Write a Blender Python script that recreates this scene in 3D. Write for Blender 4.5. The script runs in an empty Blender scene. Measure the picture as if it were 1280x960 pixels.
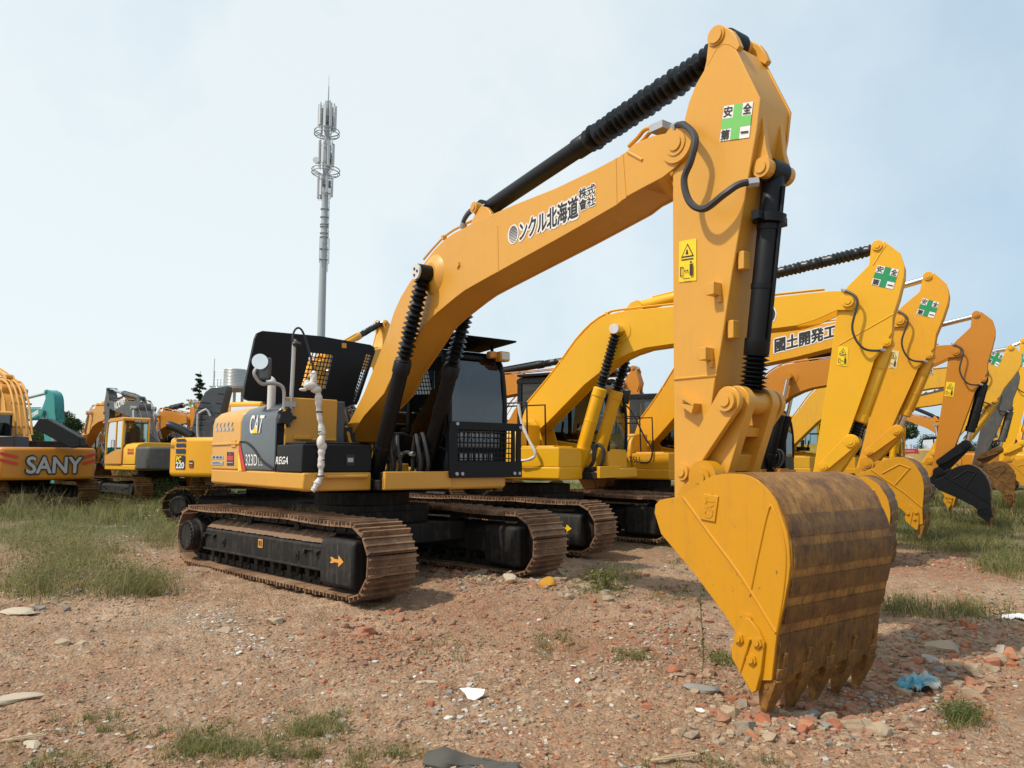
import bpy, bmesh, math, random
import numpy as np
from mathutils import Vector, Matrix
random.seed(7); rng=np.random.default_rng(7)
SC=bpy.context.scene; COL=SC.collection
R=math.radians
# ---------------------------------------------------------------- camera (measured from the photograph)
F=963.57; PITCH=R(5.6827); ROLL=R(.2146); H=1.4713
_c,_s=math.cos(PITCH),math.sin(PITCH)
FW=np.array([0,_c,_s]); _up=np.array([0,-_s,_c]); _rt=np.array([1.,0,0])
RT=math.cos(ROLL)*_rt+math.sin(ROLL)*_up; UP=-math.sin(ROLL)*_rt+math.cos(ROLL)*_up
EYE=np.array([0,0,H])
def ray(px,py): return FW*F+RT*(px-640)-UP*(py-480)
def on_ground(px,py,z=0.):
    d=ray(px,py); t=(z-H)/d[2]; return EYE+t*d
def at_depth(px,py,y):
    d=ray(px,py); t=y/d[1]; return EYE+t*d
class Frame:
    """Survey frame of one machine: x ahead, y to its left, z up; turns outline survey points into metres."""
    def __init__(s,x,y,deg):
        s.o=np.array([x,y,0.]); s.a=a=R(deg)
        s.X=np.array([math.cos(a),math.sin(a),0]); s.Y=np.array([-math.sin(a),math.cos(a),0])
    def side(s,px,py,Y):
        d=ray(px,py); t=(Y-(EYE-s.o)@s.Y)/(d@s.Y); P=EYE+t*d-s.o; return (float(P@s.X),float(P[2]))
    def front(s,px,py,X):
        d=ray(px,py); t=(X-(EYE-s.o)@s.X)/(d@s.X); P=EYE+t*d-s.o; return (float(P@s.Y),float(P[2]))
    def sides(s,pts,Y): return [s.side(p[0],p[1],Y) for p in pts]
# ---------------------------------------------------------------- materials
MATS={}
def _mat(name):
    m=bpy.data.materials.new(name); m.use_nodes=True; nt=m.node_tree; nt.nodes.clear()
    out=nt.nodes.new('ShaderNodeOutputMaterial'); b=nt.nodes.new('ShaderNodeBsdfPrincipled')
    nt.links.new(b.outputs[0],out.inputs[0]); MATS[name]=m; return m,nt,b
def nd(nt,t,**k):
    n=nt.nodes.new(t)
    for a,v in k.items():
        if a in n.inputs.keys(): n.inputs[a].default_value=v
        else: setattr(n,a,v)
    return n
def coords(nt,scale=(1,1,1)):
    tc=nd(nt,'ShaderNodeTexCoord'); mp=nd(nt,'ShaderNodeMapping'); mp.inputs['Scale'].default_value=scale
    nt.links.new(tc.outputs['Object'],mp.inputs[0]); return mp.outputs[0]
def noise(nt,vec,scale,detail=4,rough=.6):
    n=nd(nt,'ShaderNodeTexNoise'); n.inputs['Scale'].default_value=scale; n.inputs['Detail'].default_value=detail; n.inputs['Roughness'].default_value=rough
    nt.links.new(vec,n.inputs['Vector']); return n.outputs['Fac']
def ramp(nt,fac,stops):
    r=nd(nt,'ShaderNodeValToRGB'); e=r.color_ramp.elements
    while len(e)<len(stops): e.new(.5)
    for i,(p,c) in enumerate(stops):
        e[i].position=p; e[i].color=(*c,1) if len(c)==3 else c
    nt.links.new(fac,r.inputs[0]); return r.outputs[0]
def mixc(nt,fac,a,b):
    m=nd(nt,'ShaderNodeMix',data_type='RGBA')
    for s,v in ((0,fac),(6,a),(7,b)):
        if hasattr(v,'is_linked') or hasattr(v,'links'): nt.links.new(v,m.inputs[s])
        else: m.inputs[s].default_value=v if s==0 else (*v,1)
    return m.outputs[2]
def bump(nt,b,h,strength=.3,dist=.01):
    n=nd(nt,'ShaderNodeBump'); n.inputs['Strength'].default_value=strength; n.inputs['Distance'].default_value=dist
    nt.links.new(h,n.inputs['Height']); nt.links.new(n.outputs[0],b.inputs['Normal'])
def mul(c,k): return tuple(min(1,x*k) for x in c)
def paint(name,col,rough=.38,dirt=.12,dirtcol=(.30,.20,.12),wear=0,spec=.5,coat=0.):
    m,nt,b=_mat(name); v=coords(nt)
    n1=noise(nt,v,1.3,5); base=mixc(nt,n1,mul(col,.93),mul(col,1.06))
    n2=noise(nt,v,7,8,.7); f=ramp(nt,n2,[(.5,(0,0,0)),(.8,(dirt,)*3)])
    sv=coords(nt,(9,9,.7)); n3=noise(nt,sv,2.2,6,.7); f3=ramp(nt,n3,[(.52,(0,0,0)),(.85,(dirt*1.4,)*3)])
    c=mixc(nt,f,base,dirtcol); c=mixc(nt,f3,c,dirtcol)
    if wear:
        n4=noise(nt,v,16,8,.75); w=ramp(nt,n4,[(.66-wear*.1,(0,0,0)),(.69-wear*.1,(1,1,1))]); c=mixc(nt,w,c,(.12,.055,.03))
    nt.links.new(c,b.inputs['Base Color'])
    rr=nd(nt,'ShaderNodeMapRange'); rr.inputs[3].default_value=rough-.07; rr.inputs[4].default_value=rough+.16
    nt.links.new(n2,rr.inputs[0]); nt.links.new(rr.outputs[0],b.inputs['Roughness'])
    b.inputs['Specular IOR Level'].default_value=spec
    if coat: b.inputs['Coat Weight'].default_value=coat; b.inputs['Coat Roughness'].default_value=.12
    bump(nt,b,noise(nt,v,2.5,2),.12,.02)
    return m
def flat(name,col,rough=.5,metal=0):
    m,nt,b=_mat(name); v=coords(nt); n=noise(nt,v,9,5)
    nt.links.new(mixc(nt,n,mul(col,.86),mul(col,1.1)),b.inputs['Base Color'])
    b.inputs['Roughness'].default_value=rough; b.inputs['Metallic'].default_value=metal; return m
CAT=paint('ochre_paint',(.62,.305,.034),.38,.12,(.26,.17,.09),coat=.15)
KOM=paint('yellow_paint',(.74,.385,.0012),.42,.06,coat=.05)
KOM2=paint('dusty_yellow_paint',(.70,.33,.002),.46,.22,coat=.03)
KOM3=paint('faded_yellow_paint',(.68,.36,.015),.5,.3)
ORG=paint('orange_paint',(.50,.185,.004),.44,.10,coat=.05)
LORG=paint('dusty_orange_paint',(.62,.30,.05),.5,.3)
BKY=paint('bucket_yellow_paint',(.56,.255,.0015),.42,.22,(.24,.12,.04),wear=.18,coat=.1)
BLK=paint('black_paint',(.004,.005,.007),.42,.03,(.03,.028,.025),spec=.28)
BLKD=paint('dusty_black_paint',(.011,.011,.011),.6,.35,(.16,.11,.075),spec=.3)
GRYP=paint('grey_panel_paint',(.035,.045,.055),.3,.15,(.12,.11,.10),coat=.4)
VGR=paint('volvo_grey_paint'.replace('volvo_',''),(.065,.07,.07),.45,.3)
TEAL=paint('teal_paint',(.03,.27,.26),.4,.2)
TAN=paint('faded_tan_paint',(.58,.38,.13),.6,.3)
ORV=paint('lamp_orange_plastic',(.65,.30,.05),.5,.3)
RUB=flat('black_rubber',(.007,.0075,.009),.36)
HOSE=flat('hose_rubber',(.03,.03,.032),.5)
CHR=flat('chromed_steel',(.62,.62,.62),.18,1.)
STL=flat('galvanised_steel',(.45,.46,.47),.5,.7)
WHT=flat('white_lettering',(.75,.75,.74),.5)
BLT=flat('black_lettering',(.02,.02,.022),.5)
SIL=flat('silver_lettering',(.42,.43,.44),.4)
GRN=flat('green_cross_film',(.16,.50,.12),.5)
GRND=flat('dark_green_cross_film',(.01,.26,.10),.5)
REDF=flat('red_film',(.55,.03,.02),.45)
DKB=flat('dark_blue_film',(.02,.025,.06),.5)
YLF=flat('yellow_film',(.85,.58,.01),.45)
PGR=flat('pale_green_paper',(.22,.50,.38),.8)
WRAP=flat('white_plastic_wrap',(.62,.60,.57),.38)
POLE=paint('pole_zinc',(.36,.40,.43),.5,.2,(.3,.3,.3))
CONC=paint('pinkish_concrete',(.42,.33,.30),.9,.3)
def glass(name,tint,ior=1.5):
    m=bpy.data.materials.new(name); m.use_nodes=True; nt=m.node_tree; nt.nodes.clear()
    o=nd(nt,'ShaderNodeOutputMaterial'); t=nd(nt,'ShaderNodeBsdfTransparent'); t.inputs[0].default_value=(*tint,1)
    g=nd(nt,'ShaderNodeBsdfGlossy'); g.inputs['Roughness'].default_value=.03; f=nd(nt,'ShaderNodeFresnel'); f.inputs[0].default_value=ior
    mx=nd(nt,'ShaderNodeMixShader'); nt.links.new(f.outputs[0],mx.inputs[0]); nt.links.new(t.outputs[0],mx.inputs[1]); nt.links.new(g.outputs[0],mx.inputs[2])
    nt.links.new(mx.outputs[0],o.inputs[0]); MATS[name]=m; return m
GLM=glass('grey_cab_glass',(.22,.27,.28),1.7); GLS=glass('tinted_cab_glass',(.06,.085,.095),2.1); GLC=glass('clear_cab_glass',(.62,.72,.72))
def muddy():
    m,nt,b=_mat('muddy_track_steel'); v=coords(nt)
    n1=noise(nt,v,2.2,6,.7); n2=noise(nt,v,26,6,.75)
    c=ramp(nt,n1,[(.28,(.075,.042,.026)),(.46,(.20,.110,.060)),(.60,(.32,.195,.11)),(.78,(.40,.27,.17))])
    w=ramp(nt,n2,[(.55,(0,0,0)),(.66,(.75,.75,.75))]); c=mixc(nt,w,c,(.055,.035,.026))
    nt.links.new(c,b.inputs['Base Color']); b.inputs['Roughness'].default_value=.72; b.inputs['Metallic'].default_value=.15
    bump(nt,b,n2,.7,.012); return m
MUD=muddy()
def rusty(name='rusty_worn_steel',k=1.0,fine=1.):
    m,nt,b=_mat(name); v=coords(nt); sv=coords(nt,(7,30*fine,7)); sw=coords(nt,(9,80*fine,9))
    n1=noise(nt,v,4.2,8,.75); n2=noise(nt,sv,1.3,9,.85); n3=noise(nt,sw,1.1,5,.7); n4=noise(nt,v,11,8,.8)
    c=ramp(nt,n1,[(.32,mul((.12,.055,.018),k)),(.46,mul((.24,.110,.028),k)),(.57,mul((.34,.165,.036),k)),(.70,mul((.46,.26,.07),k))])
    w=ramp(nt,n2,[(.51,(0,0,0)),(.56,(.6,.6,.6))]); c=mixc(nt,w,c,mul((.060,.034,.020),k))
    w4=ramp(nt,n4,[(.54,(0,0,0)),(.64,(.6,.6,.6))]); c=mixc(nt,w4,c,mul((.105,.05,.024),k))
    w3=ramp(nt,n3,[(.63,(0,0,0)),(.67,(.45,.45,.45))]); c=mixc(nt,w3,c,mul((.50,.34,.18),k))
    nt.links.new(c,b.inputs['Base Color']); b.inputs['Roughness'].default_value=.55; b.inputs['Specular IOR Level'].default_value=.3
    bump(nt,b,n4,.6,.006); return m
RUST=rusty(); STRP=rusty('dark_wear_plate_steel',.55); MATT=paint('matt_black_paint',(.005,.006,.007),.85,.02,(.03,.03,.03),spec=.08); RUSTD=rusty('dark_rusty_steel',.5)
MUDL=muddy2=flat('caked_mud',(.20,.125,.078),.95)
# ---------------------------------------------------------------- mesh builder
class G:
    def __init__(s): s.v=[]; s.f=[]; s.m=[]; s.sm=[]; s.cur=0; s.fl=False
    def add(s,vs,fs,smooth=False):
        n=len(s.v); s.v+= [tuple(map(float,q)) for q in vs]; s.f+=[tuple(i+n for i in f) for f in fs]
        s.m+=[s.cur]*len(fs); s.sm+=[smooth]*len(fs); return s
    def mat(s,i): s.cur=i; return s
    def box(s,c,d,rot=None,M=None):
        x,y,z=[k/2 for k in d]; vs=[Vector((a*x,b*y,e*z)) for a in(-1,1) for b in(-1,1) for e in(-1,1)]
        if rot: vs=[Matrix.Rotation(rot[1],3,rot[0])@q for q in vs]
        if M: vs=[M@q for q in vs]
        vs=[q+Vector(c) for q in vs]
        return s.add(vs,[(0,1,3,2),(4,6,7,5),(0,4,5,1),(2,3,7,6),(0,2,6,4),(1,5,7,3)])
    def prism(s,pts,y0,y1):
        pts=clean(pts); n=len(pts)
        a=sum(pts[i][0]*pts[(i+1)%n][1]-pts[(i+1)%n][0]*pts[i][1] for i in range(n))
        if a<0: pts=pts[::-1]
        vs=[(p[0],y0,p[1]) for p in pts]+[(p[0],y1,p[1]) for p in pts]
        return s.add(vs,[tuple(range(n)),tuple(range(2*n-1,n-1,-1))]+[(i,i+n,(i+1)%n+n,(i+1)%n) for i in range(n)])
    def prismx(s,pts,x0,x1):
        pts=clean(pts); n=len(pts)
        a=sum(pts[i][0]*pts[(i+1)%n][1]-pts[(i+1)%n][0]*pts[i][1] for i in range(n))
        if a<0: pts=pts[::-1]
        vs=[(x0,p[0],p[1]) for p in pts]+[(x1,p[0],p[1]) for p in pts]
        return s.add(vs,[tuple(range(n-1,-1,-1)),tuple(range(n,2*n))]+[((i+1)%n,(i+1)%n+n,i+n,i) for i in range(n)])
    def prismz(s,pts,z0,z1):
        n=len(pts); a=sum(pts[i][0]*pts[(i+1)%n][1]-pts[(i+1)%n][0]*pts[i][1] for i in range(n))
        if a<0: pts=pts[::-1]
        vs=[(p[0],p[1],z0) for p in pts]+[(p[0],p[1],z1) for p in pts]
        return s.add(vs,[tuple(range(n-1,-1,-1)),tuple(range(n,2*n))]+[(i,(i+1)%n,(i+1)%n+n,i+n) for i in range(n)])
    def lathe(s,p0,p1,prof,n=20,caps=True):
        p0,p1=Vector(p0),Vector(p1); ax=p1-p0; L=ax.length; ax.normalize()
        u=ax.orthogonal().normalized(); w=ax.cross(u); vs=[]; fs=[]
        for t,r in prof:
            for k in range(n):
                a=2*math.pi*k/n; vs.append(p0+ax*(t*L)+(u*math.cos(a)+w*math.sin(a))*r)
        for i in range(len(prof)-1):
            for k in range(n): fs.append((i*n+k,i*n+(k+1)%n,(i+1)*n+(k+1)%n,(i+1)*n+k))
        s.add(vs,fs,True)
        if caps:
            m=(len(prof)-1)*n
            s.add(vs[:n],[tuple(range(n-1,-1,-1))]); s.add(vs[m:],[tuple(range(n))])
        return s
    def cyl(s,p0,p1,r,r1=None,n=18): return s.lathe(p0,p1,[(0,r),(1,r if r1 is None else r1)],n)
    def pin(s,x,z,y0,y1,r,n=20,step=.55,h=.012):
        s.cyl((x,y0,z),(x,y1,z),r,n=n)
        for a,d in ((y0,-1 if y0<y1 else 1),(y1,1 if y0<y1 else -1)): s.cyl((x,a,z),(x,a+d*h,z),r*step,n=n)
        return s
    def tube(s,pts,r,n=8,sub=4):
        P=smooth_path([Vector(p) for p in pts],sub) if sub else [Vector(p) for p in pts]
        u=None; rings=[]
        for i,p in enumerate(P):
            t=(P[min(i+1,len(P)-1)]-P[max(i-1,0)]).normalized()
            u=(t.orthogonal() if u is None else (u-t*u.dot(t))).normalized(); w=t.cross(u)
            rr=r(i/(len(P)-1)) if callable(r) else r
            rings.append([p+(u*math.cos(2*math.pi*k/n)+w*math.sin(2*math.pi*k/n))*rr for k in range(n)])
        vs=[q for g in rings for q in g]; fs=[]
        for i in range(len(P)-1):
            for k in range(n): fs.append((i*n+k,i*n+(k+1)%n,(i+1)*n+(k+1)%n,(i+1)*n+k))
        s.add(vs,fs,True); m=(len(P)-1)*n
        s.add(vs[:n],[tuple(range(n-1,-1,-1))]); s.add(vs[m:],[tuple(range(n))]); return s
    def sphere(s,c,r,n=12,sc=(1,1,1)):
        vs=[];fs=[];m=n//2
        for i in range(1,m):
            a=math.pi*i/m
            for k in range(n): b=2*math.pi*k/n; vs.append((c[0]+r*sc[0]*math.sin(a)*math.cos(b),c[1]+r*sc[1]*math.sin(a)*math.sin(b),c[2]+r*sc[2]*math.cos(a)))
        for i in range(m-2):
            for k in range(n): fs.append((i*n+k,(i+1)*n+k,(i+1)*n+(k+1)%n,i*n+(k+1)%n))
        t=len(vs); vs+=[(c[0],c[1],c[2]+r*sc[2]),(c[0],c[1],c[2]-r*sc[2])]
        for k in range(n): fs+=[(t,k,(k+1)%n),(t+1,(m-2)*n+(k+1)%n,(m-2)*n+k)]
        return s.add(vs,fs,True)
    def bellows(s,p0,p1,r0,r1,n,jit=.06,sides=20):
        pr=[(0,r0)]
        for i in range(n):
            a=(i+.15)/n; b=(i+.65)/n; j=1+random.uniform(-jit,jit); pr+=[(a+random.uniform(-.1,.1)/n,r0),(b+random.uniform(-.1,.1)/n,r1*j)]
        pr.append((1,r0)); return s.lathe(p0,p1,pr,sides)
def clean(pts):
    o=[]
    for p in pts:
        if not o or math.hypot(p[0]-o[-1][0],p[1]-o[-1][1])>1e-4: o.append(p)
    if math.hypot(o[0][0]-o[-1][0],o[0][1]-o[-1][1])<1e-4: o.pop()
    return o
def smooth_path(P,sub=4):
    out=[]
    for i in range(len(P)-1):
        a=P[max(i-1,0)];b=P[i];c=P[i+1];d=P[min(i+2,len(P)-1)]
        for k in range(sub):
            t=k/sub; out.append(.5*((2*b)+(c-a)*t+(2*a-5*b+4*c-d)*t*t+(3*b-a-3*c+d)*t**3))
    return out+[P[-1]]
def obj(name,g,mat,parent=None,bevel=0,seg=2,auto=35):
    me=bpy.data.meshes.new(name); me.from_pydata(g.v,[],g.f)
    for m in (mat if isinstance(mat,(list,tuple)) else [mat]): me.materials.append(m)
    me.polygons.foreach_set('material_index',g.m); me.polygons.foreach_set('use_smooth',[True]*len(g.f) if bevel==0 else g.sm)
    me.update(); me.set_sharp_from_angle(angle=R(auto))
    o=bpy.data.objects.new(name,me); COL.objects.link(o)
    if parent is not None: o.parent=parent
    if bevel:
        b=o.modifiers.new('edge','BEVEL'); b.width=bevel; b.segments=seg; b.limit_method='ANGLE'; b.angle_limit=R(40); b.harden_normals=False
    return o
def tag(o,label=None,cat=None,group=None,kind=None):
    if label: o['label']=label
    if cat: o['category']=cat
    if group: o['group']=group
    if kind: o['kind']=kind
    return o
def empty(name,loc,rz=0):
    o=bpy.data.objects.new(name,None); o.empty_display_size=.3; COL.objects.link(o); o.location=loc; o.rotation_euler=(0,0,rz); return o
# ---------------------------------------------------------------- lettering
_txt={}
def text_geo(s):
    if s in _txt: return _txt[s]
    cu=bpy.data.curves.new('lettering','FONT'); cu.body=s; cu.resolution_u=4
    o=bpy.data.objects.new('lettering',cu); COL.objects.link(o); bpy.context.view_layer.update()
    me=bpy.data.meshes.new_from_object(o.evaluated_get(bpy.context.evaluated_depsgraph_get()))
    v=np.array([q.co[:2] for q in me.vertices]); f=[tuple(p.vertices) for p in me.polygons]
    bpy.data.objects.remove(o); bpy.data.curves.remove(cu); bpy.data.meshes.remove(me)
    v=(v-v.min(0))/(v.max(0)-v.min(0)); _txt[s]=(v,f); return _txt[s]
def decal(name,parent,TL,TR,BR,BL,n,els,lift=.003,step=.0012):
    """thin film with printing; els in unit square u right, v up: ('q',mat,pts) ('t',mat,string,(u0,v0,u1,v1),spread)"""
    TL,TR,BR,BL=[Vector(q) for q in(TL,TR,BR,BL)]; n=Vector(n).normalized(); g=G(); mats=[]
    def P(u,v,h): return BL*(1-u)*(1-v)+BR*u*(1-v)+TL*(1-u)*v+TR*u*v+n*h
    h=lift
    for e in els:
        if e[1] not in mats: mats.append(e[1])
        g.mat(mats.index(e[1]))
        if e[0]=='q': g.add([P(u,v,h) for u,v in e[2]],[tuple(range(len(e[2])))])
        else:
            v,f=text_geo(e[2]); u0,v0,u1,v1=e[3]; sp=e[4] if len(e)>4 else 0
            offs=[(0,0)] if not sp else [(math.cos(a)*sp,math.sin(a)*sp) for a in [k*math.pi/4 for k in range(8)]]+[(0,0)]
            asp=((TR-TL).length)/max(1e-6,(TL-BL).length)
            for i,(a,b) in enumerate(offs):
                g.add([P(u0+x*(u1-u0)+a/asp,v0+y*(v1-v0)+b,h+i*.00004) for x,y in v],f)
        h+=step
    o=obj(name,g,mats,parent); return o
def marks(m,n=5):
    return [('q',m,[(i/n+.02,.05),((i+.75)/n,.0),((i+.72)/n,.3+.1*(i%2)),((i+.4)/n,.45),((i+.74)/n,.95),(i/n+.03,1.-.08*(i%3)),((i+.25)/n,.5)]) for i in range(n)]
def rect(u0,v0,u1,v1): return [(u0,v0),(u1,v0),(u1,v1),(u0,v1)]
def safety(parent,q,Y,green=GRND):
    """green cross safety notice; q = four (x,z) corners TL TR BR BL on the side plane Y"""
    c=[(p[0],Y,p[1]) for p in q]
    return decal('safety_sticker',parent,*c,(0,-1,0),[('q',WHT,rect(0,0,1,1)),('q',green,[(.36,0),(.66,0),(.66,.34),(1,.34),(1,.64),(.66,.64),(.66,1),(.36,1),(.36,.64),(0,.64),(0,.34),(.36,.34)]),
      ('t',BLT,'安',(.03,.68,.32,.97),.008),('t',BLT,'全',(.70,.68,.97,.97),.008),('t',BLT,'第',(.03,.03,.32,.31),.008),('q',BLT,rect(.71,.14,.96,.19))])
def warning(parent,q,Y,f=YLF):
    c=[(p[0],Y,p[1]) for p in q]
    return decal('warning_sticker',parent,*c,(0,-1,0),[('q',f,rect(0,0,1,1)),('q',BLT,[(.12,.58),(.88,.58),(.5,.92)]),('q',f,[(.22,.615),(.78,.615),(.5,.865)]),
      ('q',BLT,[(.40,.66),(.48,.64),(.56,.66),(.52,.76),(.46,.78)]),('q',BLT,rect(.15,.52,.85,.545)),('q',BLT,rect(.1,.13,.14,.36)),('q',BLT,rect(.1,.34,.3,.36)),('q',BLT,rect(.1,.13,.3,.15)),('q',BLT,rect(.27,.13,.3,.36)),
      ('q',BLT,[(.36,.25),(.42,.21),(.42,.24),(.54,.24),(.54,.21),(.6,.25),(.54,.29),(.54,.26),(.42,.26),(.42,.29)]),('q',BLT,rect(.68,.12,.84,.40)),('q',BLT,rect(.71,.41,.81,.47)),('q',BLT,rect(.3,.05,.7,.07))])
# ================================================================ excavator building blocks
def track(parent,y,w=.6,c=1.86,r=.315,zc=.445,mat=MUD,n=48,side=-1,det=True,frame=BLKD,arrow=None):
    """one crawler: shoes in a belt, frame, sprocket, idler, rollers"""
    t=empty('track',(0,y,0)); t.parent=parent
    path=[];  # closed belt path in x,z, front = +c
    R0=r+.05
    def arc(cx,a0,a1,k,rr=R0,cz=zc): return [(cx+rr*math.cos(a0+(a1-a0)*i/k),cz+rr*math.sin(a0+(a1-a0)*i/k)) for i in range(k+1)]
    b=zc-R0
    path+= [(-c+.25+ (2*c-.5)*i/20,zc-r-.04) for i in range(21)]
    path+= arc(c,-math.pi*.40,math.pi*.5,14)
    path+= [(c-(2*c)*i/16, zc+R0-.018*abs(math.sin(i/16*math.pi*3))**.8+.02*math.sin(i/16*math.pi)) for i in range(1,16)]
    path+= arc(-c,math.pi*.5,math.pi*1.40,14)
    P=[Vector((p[0],0,p[1])) for p in path]; P.append(P[0]); d=[0]
    for i in range(len(P)-1): d.append(d[-1]+(P[i+1]-P[i]).length)
    L=d[-1]; pitch=L/n; g=G(); gl=G()
    def at(q):
        q%=L
        for i in range(len(d)-1):
            if d[i+1]>=q: k=(q-d[i])/max(1e-6,d[i+1]-d[i]); return P[i].lerp(P[i+1],k)
        return P[-1].copy()
    for i in range(n):
        q=i*pitch; a,b2=at(q-pitch*.42),at(q+pitch*.42); m=at(q); tx=(b2-a).normalized(); nz=Vector((tx.z,0,-tx.x)) # outward
        mid=(a+b2)/2*.5+m*.5
        M=Matrix(((tx.x,0,nz.x),(tx.y,1,nz.y),(tx.z,0,nz.z)))
        jy=random.uniform(-.006,.006)
        g.box(mid,(pitch*.93,w,.018),M=M)
        for gx,h in ((-.40,.046),(-.02,.036),(.36,.036)):
            g.box(mid+tx*(gx*pitch)+nz*(h/2+.006)+Vector((0,jy,0)),(.017,w*.995,h),M=M)
        if det:
            for yy in (-.085,.085): gl.box(mid-nz*.05+Vector((0,yy,0)),(pitch*.8,.035,.075),M=M); gl.cyl(mid-nz*.05+tx*(pitch*.5)+Vector((0,yy-.03,0)),mid-nz*.05+tx*(pitch*.5)+Vector((0,yy+.03,0)),.035,n=8)
    obj('track_shoes',g,mat,t)
    if det: obj('track_chain',gl,BLKD,t)
    s=side
    f=G(); x0,x1=-c+.42,c-.52; 
    f.prismx([(s*.05,.31),(s*.24,.31),(s*.245,.545),(s*.22,.575),(s*.08,.66),(-s*.08,.66),(-s*.22,.575),(-s*.22,.31)],x0,x1)
    f.prismx([(s*.20,.30),(s*.285,.30),(s*.285,.325),(s*.20,.325)],x0+.02,x1)
    for xx in (x0+.15,x1-.25): f.box((xx,s*.25,.50),(.34,.022,.02)); f.box((xx-.13,s*.262,.475),(.05,.035,.05)); f.box((xx+.12,s*.262,.475),(.05,.03,.04))
    for xx in (x0+.55,x1-.55): f.box((xx,s*.25,.42),(.07,.02,.10)); f.cyl((xx,s*.25,.42),(xx,s*.275,.42),.02,n=8)
    for k in range(26): f.cyl((x0+.05+k*(x1-x0-.1)/25,s*.10,.65),(x0+.05+k*(x1-x0-.1)/25,s*.10,.668),.012,n=6)
    obj('track_frame',f,frame,t,bevel=.008)
    if det:
        g=G(); nx=60; pr=[(.238,.572),(.20,.600),(.14,.632),(.085,.664),(0,.669)]; vs=[];fs=[]
        for i in range(nx+1):
            xx=x0+.02+(x1-x0-.04)*i/nx
            for yy,zz in pr: vs.append((xx,s*yy,zz+.004+random.uniform(0,.014)))
        for i in range(nx):
            for j in range(4): q=i*5+j; fs.append((q,q+5,q+6,q+1))
        g.add(vs,fs,True); obj('mud_layer',g,MUDL,t)
    g=G(); g.prismx([(s*.27,.17),(s*.30,.21),(s*.30,.60),(s*.27,.66),(-s*.27,.66),(-s*.30,.60),(-s*.30,.21),(-s*.27,.17)],x1+.0,c+.10)
    obj('idler_guard',g,frame,t,bevel=.035,seg=3)
    g=G(); g.lathe((c,-.11,zc),(c,.11,zc),[(0,r-.10),(.12,r-.02),(.3,r-.06),(.32,r-.0),(.68,r-.0),(.7,r-.06),(.88,r-.02),(1,r-.10)],28); obj('idler',g,frame,t)
    g=G(); g.cyl((-c,-.06,zc),(-c,.06,zc),r-.05,n=28)
    for k in range(21): a=2*math.pi*k/21; g.box((-c+math.cos(a)*(r-.03),0,zc+math.sin(a)*(r-.03)),(.07,.06,.05),rot=('Y',-a))
    g.lathe((-c,s*.04,zc),(-c,s*.33,zc),[(0,.23),(.55,.23),(.6,.20),(.93,.20),(1,.17)],28)
    for k in range(20): a=2*math.pi*k/20; g.cyl((-c+math.cos(a)*.175,s*.31,zc+math.sin(a)*.175),(-c+math.cos(a)*.175,s*.345,zc+math.sin(a)*.175),.017,n=6)
    obj('sprocket',g,frame,t)
    if det:
        for k in range(8):
            xx=x0+.12+k*(x1-x0-.15)/7; g=G(); g.lathe((xx,-.13,.235),(xx,.13,.235),[(0,.06),(.05,.085),(.25,.085),(.27,.07),(.73,.07),(.75,.085),(.95,.085),(1,.06)],16)
            g.cyl((xx,-.19,.235),(xx,.19,.235),.045,n=12); g.box((xx,s*.17,.275),(.09,.05,.07)); obj('roller',g,BLKD,t)
        for xx in (-.55,.6): g=G(); g.cyl((xx,-.12,.70),(xx,.12,.70),.055,n=16); g.box((xx,0,.67),(.07,.1,.08)); obj('carrier_roller',g,BLKD,t)
    if arrow:
        X=x1+.32; Z=.44; y0=s*.302
        e=[('q',arrow,[(0,.32),(.1,.5),(0,.68),(.22,.68),(.3,.6),(.62,.6),(.62,.85),(1,.5),(.62,.15),(.62,.4),(.3,.4),(.22,.32)])]
        decal('direction_arrow',t,(X-.11,y0,Z+.085),(X+.14,y0,Z+.085),(X+.14,y0,Z-.085),(X-.11,y0,Z-.085),(0,s,0),e)
        decal('frame_sticker',t,(-.05,s*.246,.53),(.06,s*.246,.53),(.06,s*.246,.43),(-.05,s*.246,.43),(0,s,0),[('q',YLF if 0 else ORV,rect(0,0,1,1)),('q',BLT,rect(.15,.2,.4,.8)),('q',BLT,rect(.55,.15,.8,.85))])
    return t
def undercarriage(parent,rel,gauge=1.19,c=1.83,**k):
    u=empty('undercarriage',(0,0,0),R(rel)); u.parent=parent
    return u
def carbody(parent,rel,c=1.83,mat=BLKD):
    g=G(); a=R(rel); Mz=Matrix.Rotation(a,3,'Z')
    def bx(cc,d): g.box(Mz@Vector(cc),d,M=Mz)
    bx((0,0,.66),(1.3,1.2,.34)); bx((0,0,.86),(1.25,1.25,.10))
    for sx in(-1,1):
        bx((sx*.75,0,.56),(.42,1.95,.24))
    g.cyl((0,0,.88),(0,0,1.06),.62,n=36)
    return obj('centre_frame',g,mat,parent,bevel=.01)
def tracks(parent,rel,**k):
    a=R(rel); out=[]
    for s,y in ((-1,-1.19),(1,1.19)):
        kk=dict(k); t=track(parent,0,side=s,**kk)
        t.location=(-math.sin(a)*y,math.cos(a)*y,0); t.rotation_euler=(0,0,a); out.append(t)
    return out
def cx_(z): return complex(z[0],z[1])
def norm(pts,A,B): a=cx_(A); d=cx_(B)-a; return [(cx_(p)-a)/d for p in pts]
def denorm(zs,A,B): a=cx_(A); d=cx_(B)-a; return [((a+z*d).real,(a+z*d).imag) for z in zs]
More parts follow.
